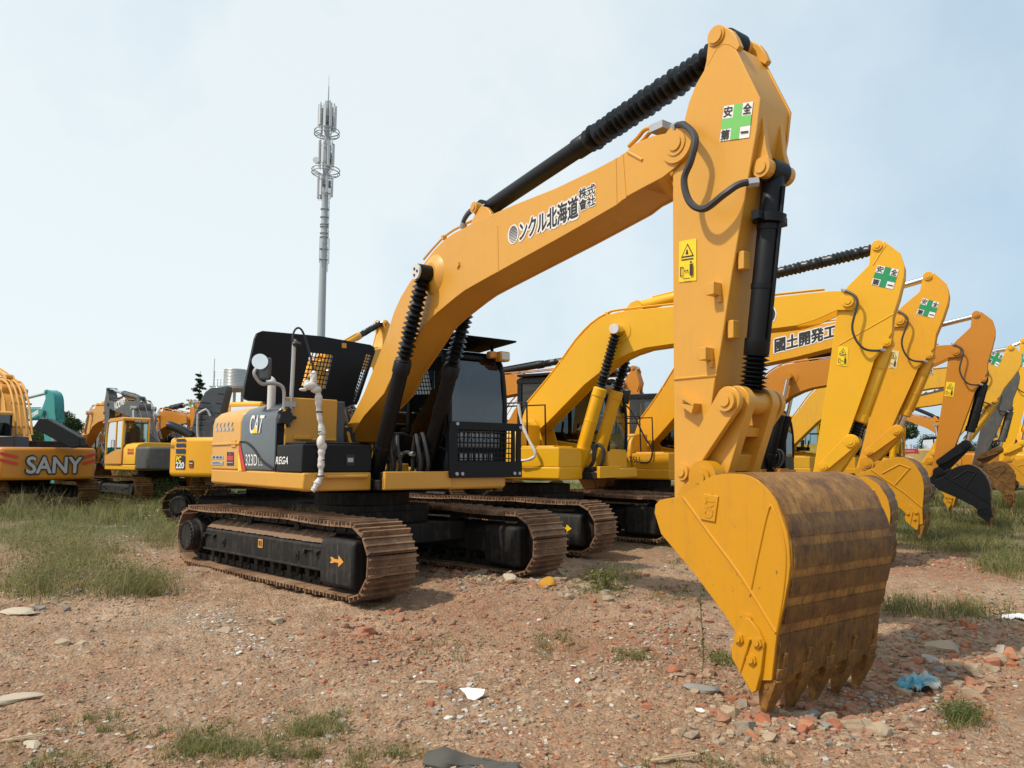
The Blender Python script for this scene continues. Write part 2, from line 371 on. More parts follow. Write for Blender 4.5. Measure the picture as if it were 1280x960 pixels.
def inset(pts,d):
    pts=clean(pts); n=len(pts); A=sum(pts[i][0]*pts[(i+1)%n][1]-pts[(i+1)%n][0]*pts[i][1] for i in range(n)); sg=1 if A>0 else -1; out=[]
    for i in range(n):
        p,q,r=pts[i-1],pts[i],pts[(i+1)%n]
        e1=Vector((q[0]-p[0],q[1]-p[1])).normalized(); e2=Vector((r[0]-q[0],r[1]-q[1])).normalized()
        n1=Vector((-e1.y,e1.x))*sg; n2=Vector((-e2.y,e2.x))*sg; m=n1+n2
        if m.length<.2: m=n1
        m.normalize(); k=d/max(.5,m.dot(n1)); out.append((q[0]+m.x*k,q[1]+m.y*k))
    return out
def circ(c,r,a0=0,a1=360,n=20): return [(c[0]+r*math.cos(R(a0+(a1-a0)*i/n)),c[1]+r*math.sin(R(a0+(a1-a0)*i/n))) for i in range(n+1)]
def linkplate(g,A,B,ra,rb,y0,y1,rm=None):
    """flat link with round ends"""
    A,B=Vector(A),Vector(B); d=(B-A).normalized(); ang=math.degrees(math.atan2(d.y,d.x)); pts=circ(A,ra,ang+80,ang+280,14)
    if rm: m=(A+B)/2; q=Vector((-d.y,d.x))*rm; pts.append(tuple(m-q))
    pts+=circ(B,rb,ang-100,ang+100,14)
    if rm: pts.append(tuple(m+q))
    g.prism(pts,y0,y1)
def boxarm(name,parent,plates,core,w,mat,t=.022,bevel=.006,ins=.014):
    """welded box section: two side plates standing proud of top and bottom plates"""
    g=G(); g.prism(plates,-w/2,-w/2+t); g.prism(plates,w/2-t,w/2); g.prism(inset(core,ins),-w/2+t*.5,w/2-t*.5)
    return obj(name,g,mat,parent,bevel=bevel)
def cylinder(parent,name,A,B,y,rb,rr,frac,mat,rod=CHR,boot=None,boot_r=None,nb=16,cap=None,head=RUB,eye=.09,ribs=True):
    """hydraulic cylinder from base pin A to rod pin B (x,z) at lateral y; barrel takes frac of it"""
    a=Vector((A[0],y,A[1])); b=Vector((B[0],y,B[1])); d=b-a; L=d.length; d.normalize(); m=a+d*(L*frac)
    g=G(); g.lathe(a,m,[(0,rb*.7),(.03,rb),(.90,rb),(.903,rb*1.14),(.985,rb*1.14),(1,rb*.9)],24)
    g.cyl((A[0],y-rb*1.05,A[1]),(A[0],y+rb*1.05,A[1]),eye,n=20)
    if ribs:
        u=Vector((-d.z,0,d.x)); 
        p0=a+d*(L*.07)+u*(rb*1.15); p1=m-d*(.12)+u*(rb*1.15)
        g.tube([a+d*(L*.07),p0,p0.lerp(p1,.5),p1,m-d*.12],.014,n=6,sub=0)
        for k in(.3,.62): q=a.lerp(m,k); g.lathe(q-d*.018,q+d*.018,[(0,rb*1.07),(1,rb*1.07)],20)
    o=obj(name,g,mat,parent,auto=45)
    r=G(); r.cyl(m-d*.02,b,rr,n=16); r.cyl((B[0],y-rb*.95,B[1]),(B[0],y+rb*.95,B[1]),eye*.95,n=20); obj('piston_rod',r,rod,o)
    if boot:
        e=b-d*(eye*.9); st=m-d*.03; bb=G(); bb.bellows(st,e,rr*1.25,boot_r,nb); obj('rubber_bellows',bb,boot,o,auto=60)
    return o
# ---- outlines surveyed on the near machine of each kind
CU=Frame(-1.9817,10.3527,-53.07)
K2=Frame(.45,14.25,-30.7)
YB,YS=-.215,-.19
cat_boom=CU.sides([(441,541),(455,520),(480,492),(492,466),(515,431),(530,406),(545,392),(557,382),(569,372),(581,363),(595,355),(622,340),(660,319),(700,297),(735,277),(766,259),(771,256),(783,246),(803,235),(828,222),(843,210),(852,200),(860,188),(862,176),(856,167),(847,164),(815,170),(792,180),(783,189),(775,195),(745,211),(695,235),(645,255),(610,270),(594,277),(580,285),(566,292),(555,300),(543,312),(530,329),(512,353),(501,371),(492,391),(483,420),(472,448),(455,491),(437,527),(428,536),(425,546),(430,554),(436,553)],YB)
cat_foot=CU.side(434,545,YB); cat_tip=CU.side(847,180,YB)
cat_stick=CU.sides([(915,52),(950,122),(946,160),(932,240),(915,340),(900,440),(893,478),(886,530),(873,605),(868,636),(858,642),(846,636),(843,620),(842,480),(841,260),(841,215),(835,196),(838,172),(847,160),(855,152),(861,128),(870,105),(880,88),(886,62),(893,54)],YS)
cat_lobe=CU.sides([(883,74),(887,40),(893,34),(903,32),(914,37),(920,45),(925,57),(921,63),(912,57),(904,56),(896,62),(884,84)],YS)
cat_sfoot=CU.side(857,628,YS); cat_top=CU.side(896,45,YS)
cat_ear=CU.sides([(950,118),(957,150),(960,183),(966,205),(967,215),(961,222),(953,220),(946,206),(930,200),(930,150)],-.10); cat_earpin=CU.side(957,211,-.10)
cat_idl=CU.side(857,590,-.25); cat_lnk=CU.side(911.5,501,-.25); cat_bk=CU.side(885,597,-.25)
k_boom=K2.sides([(671,540),(686,527),(731,481),(755,462),(770,450),(789,441),(807,435),(841,430),(900,422),(955,412),(975,410),(997,407),(1020,400),(1047,388),(1066,388),(1073,380),(1070,368),(1060,364),(1040,364),(1017,366),(962,372),(900,378),(841,383),(800,387),(774,390),(759,394),(749,399),(740,406),(721,426),(702,453),(682,479),(660,505),(654,520),(652,534),(660,543)],-.2)
k_foot=K2.side(664,534,-.2); k_tip=K2.side(1060,377,-.2)
k_stick=K2.sides([(1126,317),(1130.5,332),(1130,345),(1124,370),(1116,395),(1115,415),(1100,440),(1093,450),(1085,475),(1067,525),(1045,585),(1035,611),(1029,622),(1019,626),(1011,619),(1012,608),(1017,585),(1026,527),(1035,470),(1046,390),(1052,368),(1060,357),(1085,332),(1091,318),(1105,301),(1116,309)],-.19)
k_lobe=K2.sides([(1086,331),(1089,305),(1092,301),(1096,299.5),(1101,300),(1107,306),(1106,318),(1094,332)],-.19)
k_sfoot=K2.side(1019.5,617,-.19); k_top=K2.side(1096,307,-.19)
k_earpin=K2.side(1108,427,-.19)
k_ear=K2.sides([(1122,380),(1117,395),(1115,415),(1115,426),(1111,434),(1103,434),(1099,428),(1095,400)],-.12)
BYN=-.62
c_hinge=CU.side(866,622,-.25); c_tooth=CU.side(962,893,-.56)
b_side=CU.sides([(820,641),(821,631),(826,625),(842,622),(856,619),(867,612),(879,602),(890,596),(903,592.5),(918,592),(930,593),(938,595),(948,600),(957,608),(965,617),(972,627),(980,650),(985,664),(988,682),(989,706),(987,725),(984,740),(981,757),(977,774),(972,796),(966,850),(952,850),(934,822),(921,790),(912,774),(870,717),(828,667)],BYN)
b_wrap=CU.sides([(885,599),(903,592.5),(918,592),(930,593),(938,595),(948,600),(957,608),(965,617),(972,627),(980,650),(985,664),(988,682),(989,706),(987,725),(984,740),(981,757),(977,774),(972,796),(966,850)],BYN)
b_cut=CU.sides([(934,772),(939,773),(950,787),(957,803),(953,840),(947,863),(942,866),(930,845),(917,822),(916,808),(925,790)],BYN-.02)
WORN=rusty('worn_tooth_steel',.8)
def bucket(parent,hinge,tooth,mat,wrapm,w=1.24,ears=None,detail=False,teeth=5,wmat=None):
    T=lambda pts: denorm(norm(pts,c_hinge,c_tooth),hinge,tooth)
    side,wrap,cut=T(b_side),T(b_wrap),T(b_cut); s=math.hypot(tooth[0]-hinge[0],tooth[1]-hinge[1])/math.hypot(c_tooth[0]-c_hinge[0],c_tooth[1]-c_hinge[1])
    o=empty('bucket',(0,0,0)); o.parent=parent
    for sy in(-1,1):
        g=G(); y=sy*w/2; g.prism(side,y-.014,y+.014)
        if detail and sy<0:
            for pts,r in (([(856,621),(890,668),(930,722),(972,790)],.012),([(939,744),(950,690),(963,635),(970,640),(980,670),(984,700),(980,745),(972,790)],.009)):
                P=[(p[0],-w/2-.014,p[1]) for p in CU.sides(pts,BYN)]; g.tube(P,r,n=8,sub=3)
        elif sy<0:
            P=T(CU.sides([(856,621),(890,668),(930,722),(972,790)],BYN)); g.tube([(p[0],y-.016,p[1]) for p in P],.014,n=6,sub=1)
            P=T(CU.sides([(905,690),(955,640)],BYN)); g.tube([(p[0],y-.016,p[1]) for p in P],.014,n=6,sub=0)
            P=T(CU.sides([(880,640),(930,618),(958,640)],BYN)); g.tube([(p[0],y-.016,p[1]) for p in P],.014,n=6,sub=0)
        obj('side_plate',g,mat,o,bevel=.004)
    # curved back plate
    g=G(); P=[Vector((p[0],0,p[1])) for p in smooth_path([Vector((p[0],p[1],0)) for p in wrap],2) for p in [(p[0],p[1])]]
    n=len(P); nor=[]
    for i in range(n):
        t=(P[min(i+1,n-1)]-P[max(i-1,0)]).normalized(); q=Vector((-t.z,0,t.x)); nor.append(q)
    if nor[n//2].x<0: nor=[-q for q in nor]
    ny=14; hw=w/2-.002; vs=[];fs=[]
    for lay,off in ((0,.0),(1,-.022)):
        for i in range(n):
            for j in range(ny+1): vs.append(P[i]+nor[i]*(off+.006)+Vector((0,-hw+2*hw*j/ny,0)))
    M=n*(ny+1)
    for i in range(n-1):
        for j in range(ny):
            a=i*(ny+1)+j; fs.append((a,a+1,a+ny+2,a+ny+1)); fs.append((M+a,M+a+ny+1,M+a+ny+2,M+a+1))
        a=i*(ny+1); fs.append((a,a+ny+1,M+a+ny+1,M+a)); a+=ny; fs.append((a,M+a,M+a+ny+1,a+ny+1))
    for j in range(ny): fs.append((j,M+j,M+j+1,j+1)); a=(n-1)*(ny+1)+j; fs.append((a,a+1,M+a+1,M+a))
    g.add(vs,fs,True); obj('back_plate',g,wmat or wrapm,o,auto=40)
    # wear strips
    g=G(); tot=[0]
    for i in range(n-1): tot.append(tot[-1]+(P[i+1]-P[i]).length)
    def at(d):
        for i in range(n-1):
            if tot[i+1]>=d: k=(d-tot[i])/(tot[i+1]-tot[i]); return P[i].lerp(P[i+1],k),nor[i].lerp(nor[i+1],k).normalized()
        return P[-1],nor[-1]
    L=tot[-1]
    for f0,f1 in ((.40,.48),(.515,.59),(.625,.695),(.73,.795),(.835,.995)):
        k=4; vs=[];fs=[]
        for i in range(k+1):
            p,q=at(L*(f0+(f1-f0)*i/k)); h=.013 if 0<i<k else .011
            for yy in(-hw+.012,hw-.012):
                vs+= [p+q*.004+Vector((0,yy,0)), p+q*(h+.004)+Vector((0,yy,0))]
        for i in range(k):
            a=i*4; fs+=[(a+1,a+3,a+7,a+5),(a,a+1,a+5,a+4),(a+3,a+2,a+6,a+7)]
        fs+=[(0,2,3,1),(k*4,k*4+1,k*4+3,k*4+2)]
        g.add(vs,fs,False)
    obj('wear_strip',g,STRP if wrapm is RUST else wrapm,o)
    # cutting edge and teeth
    d=Vector((tooth[0]-wrap[-1][0],0,tooth[1]-wrap[-1][1])); e=Vector((wrap[-1][0],0,wrap[-1][1])); dn=d.normalized(); un=Vector((dn.z,0,-dn.x))
    if un.x>0: un=-un
    g=G(); Me=Matrix(((un.x,0,dn.x),(0,1,0),(un.z,0,dn.z))); base=e-un*-.03*s
    g.box(e+un*.03*s-dn*.04,(.045*s,w-.03,.20*s),M=Me); obj('cutting_edge',g,wrapm,o,bevel=.006)
    for k in range(teeth):
        yy=-w/2+.06+(w-.12)*k/(teeth-1); g=G()
        c0=e+un*.03*s+Vector((0,yy,0))
        g.box(c0-dn*.02*s,(.095*s,.095*s,.10*s),M=Me)
        g.box(c0-dn*.10*s-un*.030*s,(.026*s,.03*s,.13*s),M=Me)
        g.cyl(c0+dn*.06*s-Vector((0,.062*s,0)),c0+dn*.06*s+Vector((0,.062*s,0)),.015*s,n=8)
        t0=c0+dn*(-.0); LN=(d.length+.02); a,b_,c_=.058*s,.060*s,.014*s
        vs=[]
        for q,hx,hy in ((t0,a,b_),(t0+dn*LN*.5,a*.72,b_*.9),(t0+dn*LN,c_,b_*.5)):
            for sx,sy2 in((-1,-1),(1,-1),(1,1),(-1,1)): vs.append(q+un*hx*sx+Vector((0,hy*sy2,0)))
        g.add(vs,[(0,1,2,3)[::-1],(8,9,10,11)]+[(i+j*4,i+j*4+4,(i+1)%4+j*4+4,(i+1)%4+j*4) for j in range(2) for i in range(4)])
        obj('tooth',g,wrapm if not detail else WORN,o,bevel=.006)
    for sy in(-1,1):
        g=G(); y=sy*(w/2+.016); g.prism(cut,y-.022,y+.022); 
        for px in ((929,797),(952,802),(945,823)):
            p=T([CU.side(*px,BYN)])[0]; g.cyl((p[0],y,p[1]),(p[0],y+sy*.035,p[1]),.035*s,n=6); g.cyl((p[0],y,p[1]),(p[0],y+sy*.045,p[1]),.020*s,n=12)
        p=T([CU.side(936,776,BYN)])[0]; g.cyl((p[0],y-.02,p[1]),(p[0],y+.02,p[1]),.045*s,n=16); g.mat(0)
        q=T(CU.sides([(930,838),(943,797)],BYN)); g.tube([(q[0][0],y+sy*.02,q[0][1]),(q[1][0],y+sy*.028,q[1][1])],.012,n=6,sub=0)
        obj('side_cutter',g,mat,o,bevel=.004)
    # hinge ears
    g=G(); E=T([cat_bk])[0] if ears is None else ears
    A=T(CU.sides([(915,592),(905,592),(880,612),(866,640),(880,650),(930,600)],-.25))
    for y in(-.235,.19):
        g.prism([(E[0]-.09*s,E[1]+.04),(E[0]+.10*s,E[1]+.02),A[0],A[5],A[4],A[3],(hinge[0]-.07,hinge[1]-.03),(hinge[0]-.05,hinge[1]+.08)],y,y+.045)
        g.cyl((E[0],y-.03,E[1]),(E[0],y+.075,E[1]),.12*s,n=24); g.cyl((hinge[0],y-.01,hinge[1]),(hinge[0],y+.055,hinge[1]),.10*s,n=24)
    g.pin(E[0],E[1],-.285,.285,.075*s); obj('hinge_ear',g,mat,o,bevel=.005)
    return o
def linkage(parent,I,Lk,E,mat,pinm=None):
    g=G()
    for y in(-.27,.225): linkplate(g,I,Lk,.075,.10,y,y+.045)
    g.pin(I[0],I[1],-.30,.30,.06); obj('idler_link',g,mat,parent,bevel=.005)
    g=G(); 
    for y in(-.18,.10): linkplate(g,Lk,E,.11,.10,y,y+.08)
    M=((Lk[0]+E[0])/2,(Lk[1]+E[1])/2); d=Vector((E[0]-Lk[0],E[1]-Lk[1])); ang=math.atan2(d.y,d.x)
    L=d.length; dn=d.normalized(); q=Vector((-dn.y,dn.x))
    for a,b in((.30,.42),(.66,.88)):
        p=Vector(Lk)+d*((a+b)/2); g.box((p.x,0,p.y),(L*(b-a),.22,.12),rot=('Y',-ang))
    g.box((M[0]-q.x*.06,0,M[1]-q.y*.06),(L*.5,.20,.02),rot=('Y',-ang))
    g.cyl((Lk[0],-.19,Lk[1]),(Lk[0],.19,Lk[1]),.085,n=24); g.pin(Lk[0],Lk[1],-.30,.30,.075); obj('bucket_link',g,mat,parent,bevel=.005)
def pipes(parent,boomtop,ys,mat,off=.05,r=.014,name='hydraulic_pipe'):
    for y in ys:
        P=[Vector((p[0],0,p[1])) for p in boomtop]; Q=[]
        for i,p in enumerate(P):
            t=(P[min(i+1,len(P)-1)]-P[max(i-1,0)]).normalized(); n=Vector((-t.z,0,t.x)); n=n if n.z>0 or n.x<0 else -n
            Q.append(p+n*off+Vector((0,y,0)))
        g=G(); g.tube(Q,r,n=6,sub=2)
        for k in (len(Q)//4,len(Q)//2,3*len(Q)//4): g.box(Q[k]-Vector((0,0,.01)),(.05,.05,.045))
        obj(name,g,mat,parent)
def hose(parent,pts,r=.02,mat=HOSE,name='hydraulic_hose',fit=True):
    g=G(); g.tube(pts,r,n=8,sub=6); g.mat(1)
    if fit:
        for a,b in((pts[0],pts[1]),(pts[-1],pts[-2])):
            a=Vector(a);b=Vector(b); g.cyl(a,a+(b-a).normalized()*.07,r*1.35,n=6)
    return obj(name,g,[mat,STL],parent)
def arm(P,kind,foot,tip,sfoot,top,tooth,mat,cyl=None,rod=CHR,boots=(1,1,1),bmat=None,wrapm=RUST,stick_mat=None,link_mat=None,cylb=(1.15,1.22),cylt=None,bucketf=True,lnk=None,w=.40,bteeth=5,pipesw=True,parts=None):
    """whole front equipment from pin positions"""
    cyl=cyl or mat; sm=stick_mat or mat; lm=link_mat or mat; bm=bmat or mat
    if kind=='k': B,bf,bt,S,sf,st,lobe,ear,ep=k_boom,k_foot,k_tip,k_stick,k_tip,k_sfoot,k_lobe,k_ear,k_earpin
    else: B,bf,bt,S,sf,st,lobe,ear,ep=cat_boom,cat_foot,cat_tip,cat_stick,cat_tip,cat_sfoot,cat_lobe,cat_ear,cat_earpin
    zb=denorm(norm(B,bf,bt),foot,tip); zs=denorm(norm(S,sf,st),tip,sfoot)
    zl=denorm(norm(lobe,sf,st),tip,sfoot); ze=denorm(norm(ear,sf,st),tip,sfoot); (ep_,)=denorm(norm([ep],sf,st),tip,sfoot)
    (tp_,)=denorm(norm([k_top if kind=='k' else cat_top],sf,st),tip,sfoot)
    boom=boxarm('boom',P,zb,[p for p in zb if math.hypot(p[0]-tip[0],p[1]-tip[1])>.62],w+.04,mat)
    g=G(); g.pin(tip[0],tip[1],-w/2-.06,w/2+.06,.085); obj('stick_pin',g,mat,boom); g=G(); g.pin(foot[0],foot[1],-.36,.36,.08); obj('boom_pin',g,mat,boom)
    stick=boxarm('stick',P,zs,zs,w-.05,sm)
    g=G()
    for y in(-w/2+.029,w/2-.079): g.prism(zl,y,y+.05)
    g.pin(tp_[0],tp_[1],-w/2+.0,w/2-.0,.07); obj('cylinder_lug',g,sm,stick,bevel=.005); g=G()
    for y in(-.15,.10): g.prism(ze,y,y+.05)
    g.pin(ep_[0],ep_[1],-.18,.18,.06); obj('bucket_cylinder_lug',g,sm,stick,bevel=.005)
    # boom cylinders
    ct=cylt or denorm(norm([K2.side(771,412,-.3)],k_foot,k_tip),foot,tip)[0]
    for y in(-.36,.36):
        cylinder(P,'boom_cylinder',cylb,ct,y,.105,.05,.60,cyl,rod,RUB if boots[0] else None,.095,15)
    g=G(); g.cyl((ct[0],-.44,ct[1]),(ct[0],.44,ct[1]),.055,n=18); g.cyl((ct[0],-.47,ct[1]),(ct[0],-.43,ct[1]),.09,n=18); g.cyl((ct[0],-w/2-.03,ct[1]),(ct[0],w/2+.03,ct[1]),.2,n=28); obj('cylinder_pin',g,mat,boom)
    # stick cylinder over the boom
    i=0.40; (a,)=denorm([i+ (.075j)],foot,tip); up=max(p[1] for p in zb if abs(p[0]-a[0])<.35); A=(a[0],up+.10)
    cylinder(P,'stick_cylinder',A,tp_,0,.095,.06,.58,cyl,rod,RUB if boots[1] else None,.095,24)
    g=G()
    for y in(-.14,.10): g.prism([(A[0]-.35,A[1]-.22),(A[0]-.1,A[1]+.05),(A[0]+.02,A[1]+.09),(A[0]+.09,A[1]),(A[0]+.2,A[1]-.2)],y,y+.04)
    obj('cylinder_bracket',g,mat,boom,bevel=.004)
    # bucket cylinder and linkage
    d=Vector((tip[0]-sfoot[0],tip[1]-sfoot[1])); dn=d.normalized(); q=Vector((dn.y,-dn.x))   # q points ahead of the stick
    I=Vector(sfoot)+dn*.42+q*.05; Lk=Vector(lnk) if lnk else Vector(sfoot)+dn*.78+q*.52
    hv=Vector((tooth[0]-sfoot[0],tooth[1]-sfoot[1])).normalized(); hq=Vector((-hv.y,hv.x)); 
    (E,)=denorm(norm([cat_bk],c_hinge,c_tooth),sfoot,tooth); E=Vector(E)
    cylinder(P,'bucket_cylinder',ep_,tuple(Lk),0,.09,.05,.80,cyl,rod,RUB if boots[2] else None,.085,6)
    linkage(P,I,Lk,E,lm)
    bk=bucket(P,tuple(sfoot),tooth,bm,wrapm,w=1.1,teeth=bteeth) if bucketf else None
    if pipesw:
        T=denorm(norm(K2.sides([(660,505),(682,479),(702,453),(721,426),(740,406),(759,394),(774,390),(841,383),(900,378),(962,372),(1030,365)],-.2),k_foot,k_tip),foot,tip)
        pipes(boom,T,(-.17,-.12,.12),mat,off=.05 if kind=='k' else .02)
    for k,y in enumerate((-.24,-.16,.16,.24)):
        x_=cylb[0]+.1; hose(P,[(x_-.35,y*.6,1.25),(x_-.1,y,1.22),(x_+.12,y,1.42),(x_+.16,y,1.66),(x_+.04,y,1.78),(x_-.06,y,1.6)],.02)
    # slack hose from boom end to stick
    (h1,h2,h3,h4,h5)=denorm(norm(K2.sides([(1052,361),(1072,375),(1066,412),(1080,436),(1106,437)],-.25),k_tip,k_sfoot),tip,sfoot)
    hose(stick,[(h1[0],-.22,h1[1]),(h2[0],-.30,h2[1]),(h3[0],-.31,h3[1]),(h4[0],-.28,h4[1]),(h5[0],-.16,h5[1])],.018)
    return dict(boom=boom,stick=stick,bucket=bk,E=E,Lk=Lk,zs=zs,zb=zb,tp=tp_)
def cab(P,x0=-.35,x1=1.38,y0=.42,y1=1.36,z0=1.27,z1=2.88,mat=BLK,pillar=BLK,glass=GLS,lower=None,roofm=None,guard=False,curve=.12,lean=.12,seat=True,visor=True):
    """operator cab: bottom panels, pillars, panes, roof"""
    c=empty('cab',(0,0,0)); c.parent=P; lm=lower or mat; zm=z0+.55; h=(z1-z0)
    g=G(); t=.05
    g.box(((x0+x1)/2,(y0+y1)/2,z0+.03),(x1-x0,y1-y0,.06))
    for y in(y0+.02,y1-.02): g.prism([(x0,z0),(x1,z0),(x1+.02,z0+.30),(x1-.45,z0+.42),(x0+.55,zm),(x0,zm)],y-.02,y+.02)
    g.box((x0+.02,(y0+y1)/2,(z0+zm)/2),(.04,y1-y0-.04,zm-z0)); g.box((x1-.0,(y0+y1)/2,z0+.17),(.04,y1-y0-.02,.34)); obj('lower_panel',g,lm,c,bevel=.012)
    for y in(y0+.035,y1-.035):
        g=G(); front=[(x1,0,z0+.3),(x1+.01,0,z0+h*.55),(x1-.05,0,z0+h*.82),(x1-lean-.03,0,z1-.10),(x1-lean-.18,0,z1-.03)]
        g.tube([(a,y,b) for a,_,b in front],.038,n=8,sub=3); obj('front_pillar',g,pillar,c)
        g=G(); g.box((x0+.05,y,(zm+z1)/2-.02),(.10,.06,z1-zm)); obj('rear_pillar',g,pillar,c,bevel=.015)
        g=G(); g.box((x0+.72,y,(zm+z1)/2-.04),(.07,.05,z1-zm-.06)); obj('middle_pillar',g,pillar,c,bevel=.01)
        g=G(); g.add([(x0+.1,y,zm-.02),(x0+.70,y,zm-.02),(x0+.70,y,z1-.08),(x0+.1,y,z1-.08)],[(0,1,2,3)]); obj('side_window',g,glass,c)
        g=G(); g.add([(x0+.74,y,z0+.45),(x1-.02,y,z0+.33),(x1-.01,y,z0+h*.55),(x1-.07,y,z0+h*.82),(x1-lean-.05,y,z1-.12),(x0+.74,y,z1-.08)],[(0,1,2,3,4,5)]); obj('side_window',g,glass,c)
    g=G(); pr=[(x1+.012,z0+.32),(x1+.022,z0+h*.55),(x1-.035,z0+h*.82),(x1-lean-.02,z1-.10)]
    vs=[(a,y,b) for a,b in pr for y in(y0+.07,y1-.07)]; g.add(vs,[(i*2,i*2+1,i*2+3,i*2+2) for i in range(3)],True); obj('windscreen',g,glass,c)
    g=G(); g.add([(x0+.01,y0+.07,zm),(x0+.01,y1-.07,zm),(x0+.01,y1-.07,z1-.1),(x0+.01,y0+.07,z1-.1)],[(0,1,2,3)]); obj('rear_window',g,glass,c)
    g=G(); g.prism([(x0-.01,z1-.10),(x0-.01,z1-.02),(x0+.06,z1+.02),(x1-lean-.25,z1+.01),(x1-lean-.06,z1-.05),(x1-lean,z1-.12),(x1-lean-.02,z1-.14)],y0-.005,y1+.005); obj('roof',g,roofm or mat,c,bevel=.02)
    g=G(); g.tube([(x1-.05,y0+.06,z0+.31),(x1-.02,y1-.06,z0+.31)],.03,n=6,sub=0); obj('window_sill',g,pillar,c)
    g=G(); g.tube([(x1-lean-.03,y0+.05,z1-.10),(x1-lean-.03,y1-.05,z1-.10)],.035,n=6,sub=0); obj('window_head',g,pillar,c)
    if seat:
        g=G(); cx,cy=x0+.62,(y0+y1)/2; g.box((cx,cy,z0+.45),(.5,.5,.14)); g.box((cx-.27,cy,z0+.83),(.14,.48,.70)); g.box((cx-.29,cy,z0+1.24),(.10,.26,.16)); g.box((cx+.1,cy-.33,z0+.6),(.5,.1,.12)); g.box((cx+.1,cy+.33,z0+.6),(.5,.1,.12))
        g.tube([(cx+.3,cy-.33,z0+.66),(cx+.33,cy-.33,z0+.86)],.025,n=6,sub=0); g.tube([(cx+.3,cy+.33,z0+.66),(cx+.33,cy+.33,z0+.86)],.025,n=6,sub=0); obj('seat',g,RUB,c,bevel=.03)
        g=G(); g.box((x1-.3,y0+.15,z0+.78),(.09,.12,.3)); g.box((x1-.42,cy,z0+.3),(.1,.3,.35)); obj('console',g,RUB,c,bevel=.01)
    return c
def body(P,mat,cwm=None,cabm=None,pillar=BLK,roofm=None,hoodm=None,skirt=None,z0=1.08,zc=2.05,cw_top=1.95,toolm=None,glass=GLS,cabk={},simple=False,rail=True,tankm=None,cwz=None,inw=1.33,foot=(.12,1.80),house=True,cwi=.0,skx=-1.62):
    cwm=cwm or mat; skirt=skirt or mat; hoodm=hoodm or mat; toolm=toolm or mat; tankm=tankm or mat
    g=G(); g.box((-.25,0,z0+.06),(3.3,.86,.12)); g.box((.55,0,z0+.16),(1.5,.70,.10))
    obj('turntable_frame',g,BLKD,P,bevel=.01)
    g=G()
    for y in(-.30,.26): g.prism([(foot[0]-.45,z0+.1),(foot[0]-.28,foot[1]-.08),(foot[0]-.1,foot[1]+.13),(foot[0]+.1,foot[1]+.13),(foot[0]+.2,foot[1]),(foot[0]+.4,1.45),(1.4,1.28),(1.45,z0+.1)],y,y+.04)
    g.box((1.45,0,z0+.12),(.06,.9,.2)); obj('boom_bracket',g,mat,P,bevel=.008)
    # counterweight with rounded plan
    g=G(); ci=inw-cwi; pl=[(-1.62,-ci),(-1.9,-ci)]+[(-2.72*math.cos(a)+0.0,2.72*math.sin(a)) for a in [R(k) for k in range(-27,28,3)]]+[(-1.9,ci),(-1.62,ci)]
    cz=cwz or (z0+.02,cw_top); g.prismz(pl,cz[0],cz[1]); obj('counterweight',g,cwm,P,bevel=.09,seg=4)
    # skirts
    g=G(); g.prismx([(-inw,z0+.02),(-inw,z0+.21),(-.46,z0+.21),(-.46,z0+.0),(-inw+.05,z0+.0)],skx,1.16); obj('side_skirt',g,skirt,P,bevel=.02)
    g=G(); g.prismx([(inw,z0+.02),(inw,z0+.19),(.43,z0+.19),(.43,z0+.0),(inw-.05,z0+.0)],-1.62,1.45); obj('side_skirt',g,skirt,P,bevel=.03)
    # engine house
    prof=[(-inw,z0+.21),(-inw,zc-.38),(-inw+.05,zc-.17),(-inw+.17,zc-.05),(-inw+.38,zc),(inw-.3,zc),(inw-.08,zc-.06),(inw,zc-.2),(inw,z0+.21)]
    g=G(); house and g.prismx(prof,-1.62,-.45); house and obj('engine_cover',g,hoodm,P,bevel=.02)
    g=G(); house and g.prismx([(-inw,z0+.21),(-inw,zc-.38),(-inw+.05,zc-.17),(-inw+.17,zc-.05),(-inw+.38,zc),(-.45,zc),(-.45,z0+.21)],-.445,.33); house and obj('fuel_tank',g,tankm,P,bevel=.02)
    g=G(); g.box((.745,-.88,z0+.37),(.80,.86,.32)); g.box((.70,-.88,z0+.545),(.62,.7,.03)); obj('toolbox',g,toolm,P,bevel=.03,seg=3)
    if not house: return cab(P,mat=cabm or mat,pillar=pillar,roofm=roofm,glass=glass,**cabk)
    g=G(); g.cyl((-1.1,-.5,zc-.02),(-1.1,-.5,zc+.38),.055,n=14); obj('exhaust_pipe',g,STL,P)
    if rail:
        g=G()
        for y in(-1.2,-.55): g.tube([(.5,y,zc-.6),(.48,y,zc+.35),(-.35,y,zc+.35),(-.38,y,zc)],.017,n=6,sub=0)
        obj('handrail',g,BLK,P)
    return cab(P,mat=cabm or mat,pillar=pillar,roofm=roofm,glass=glass,**cabk)
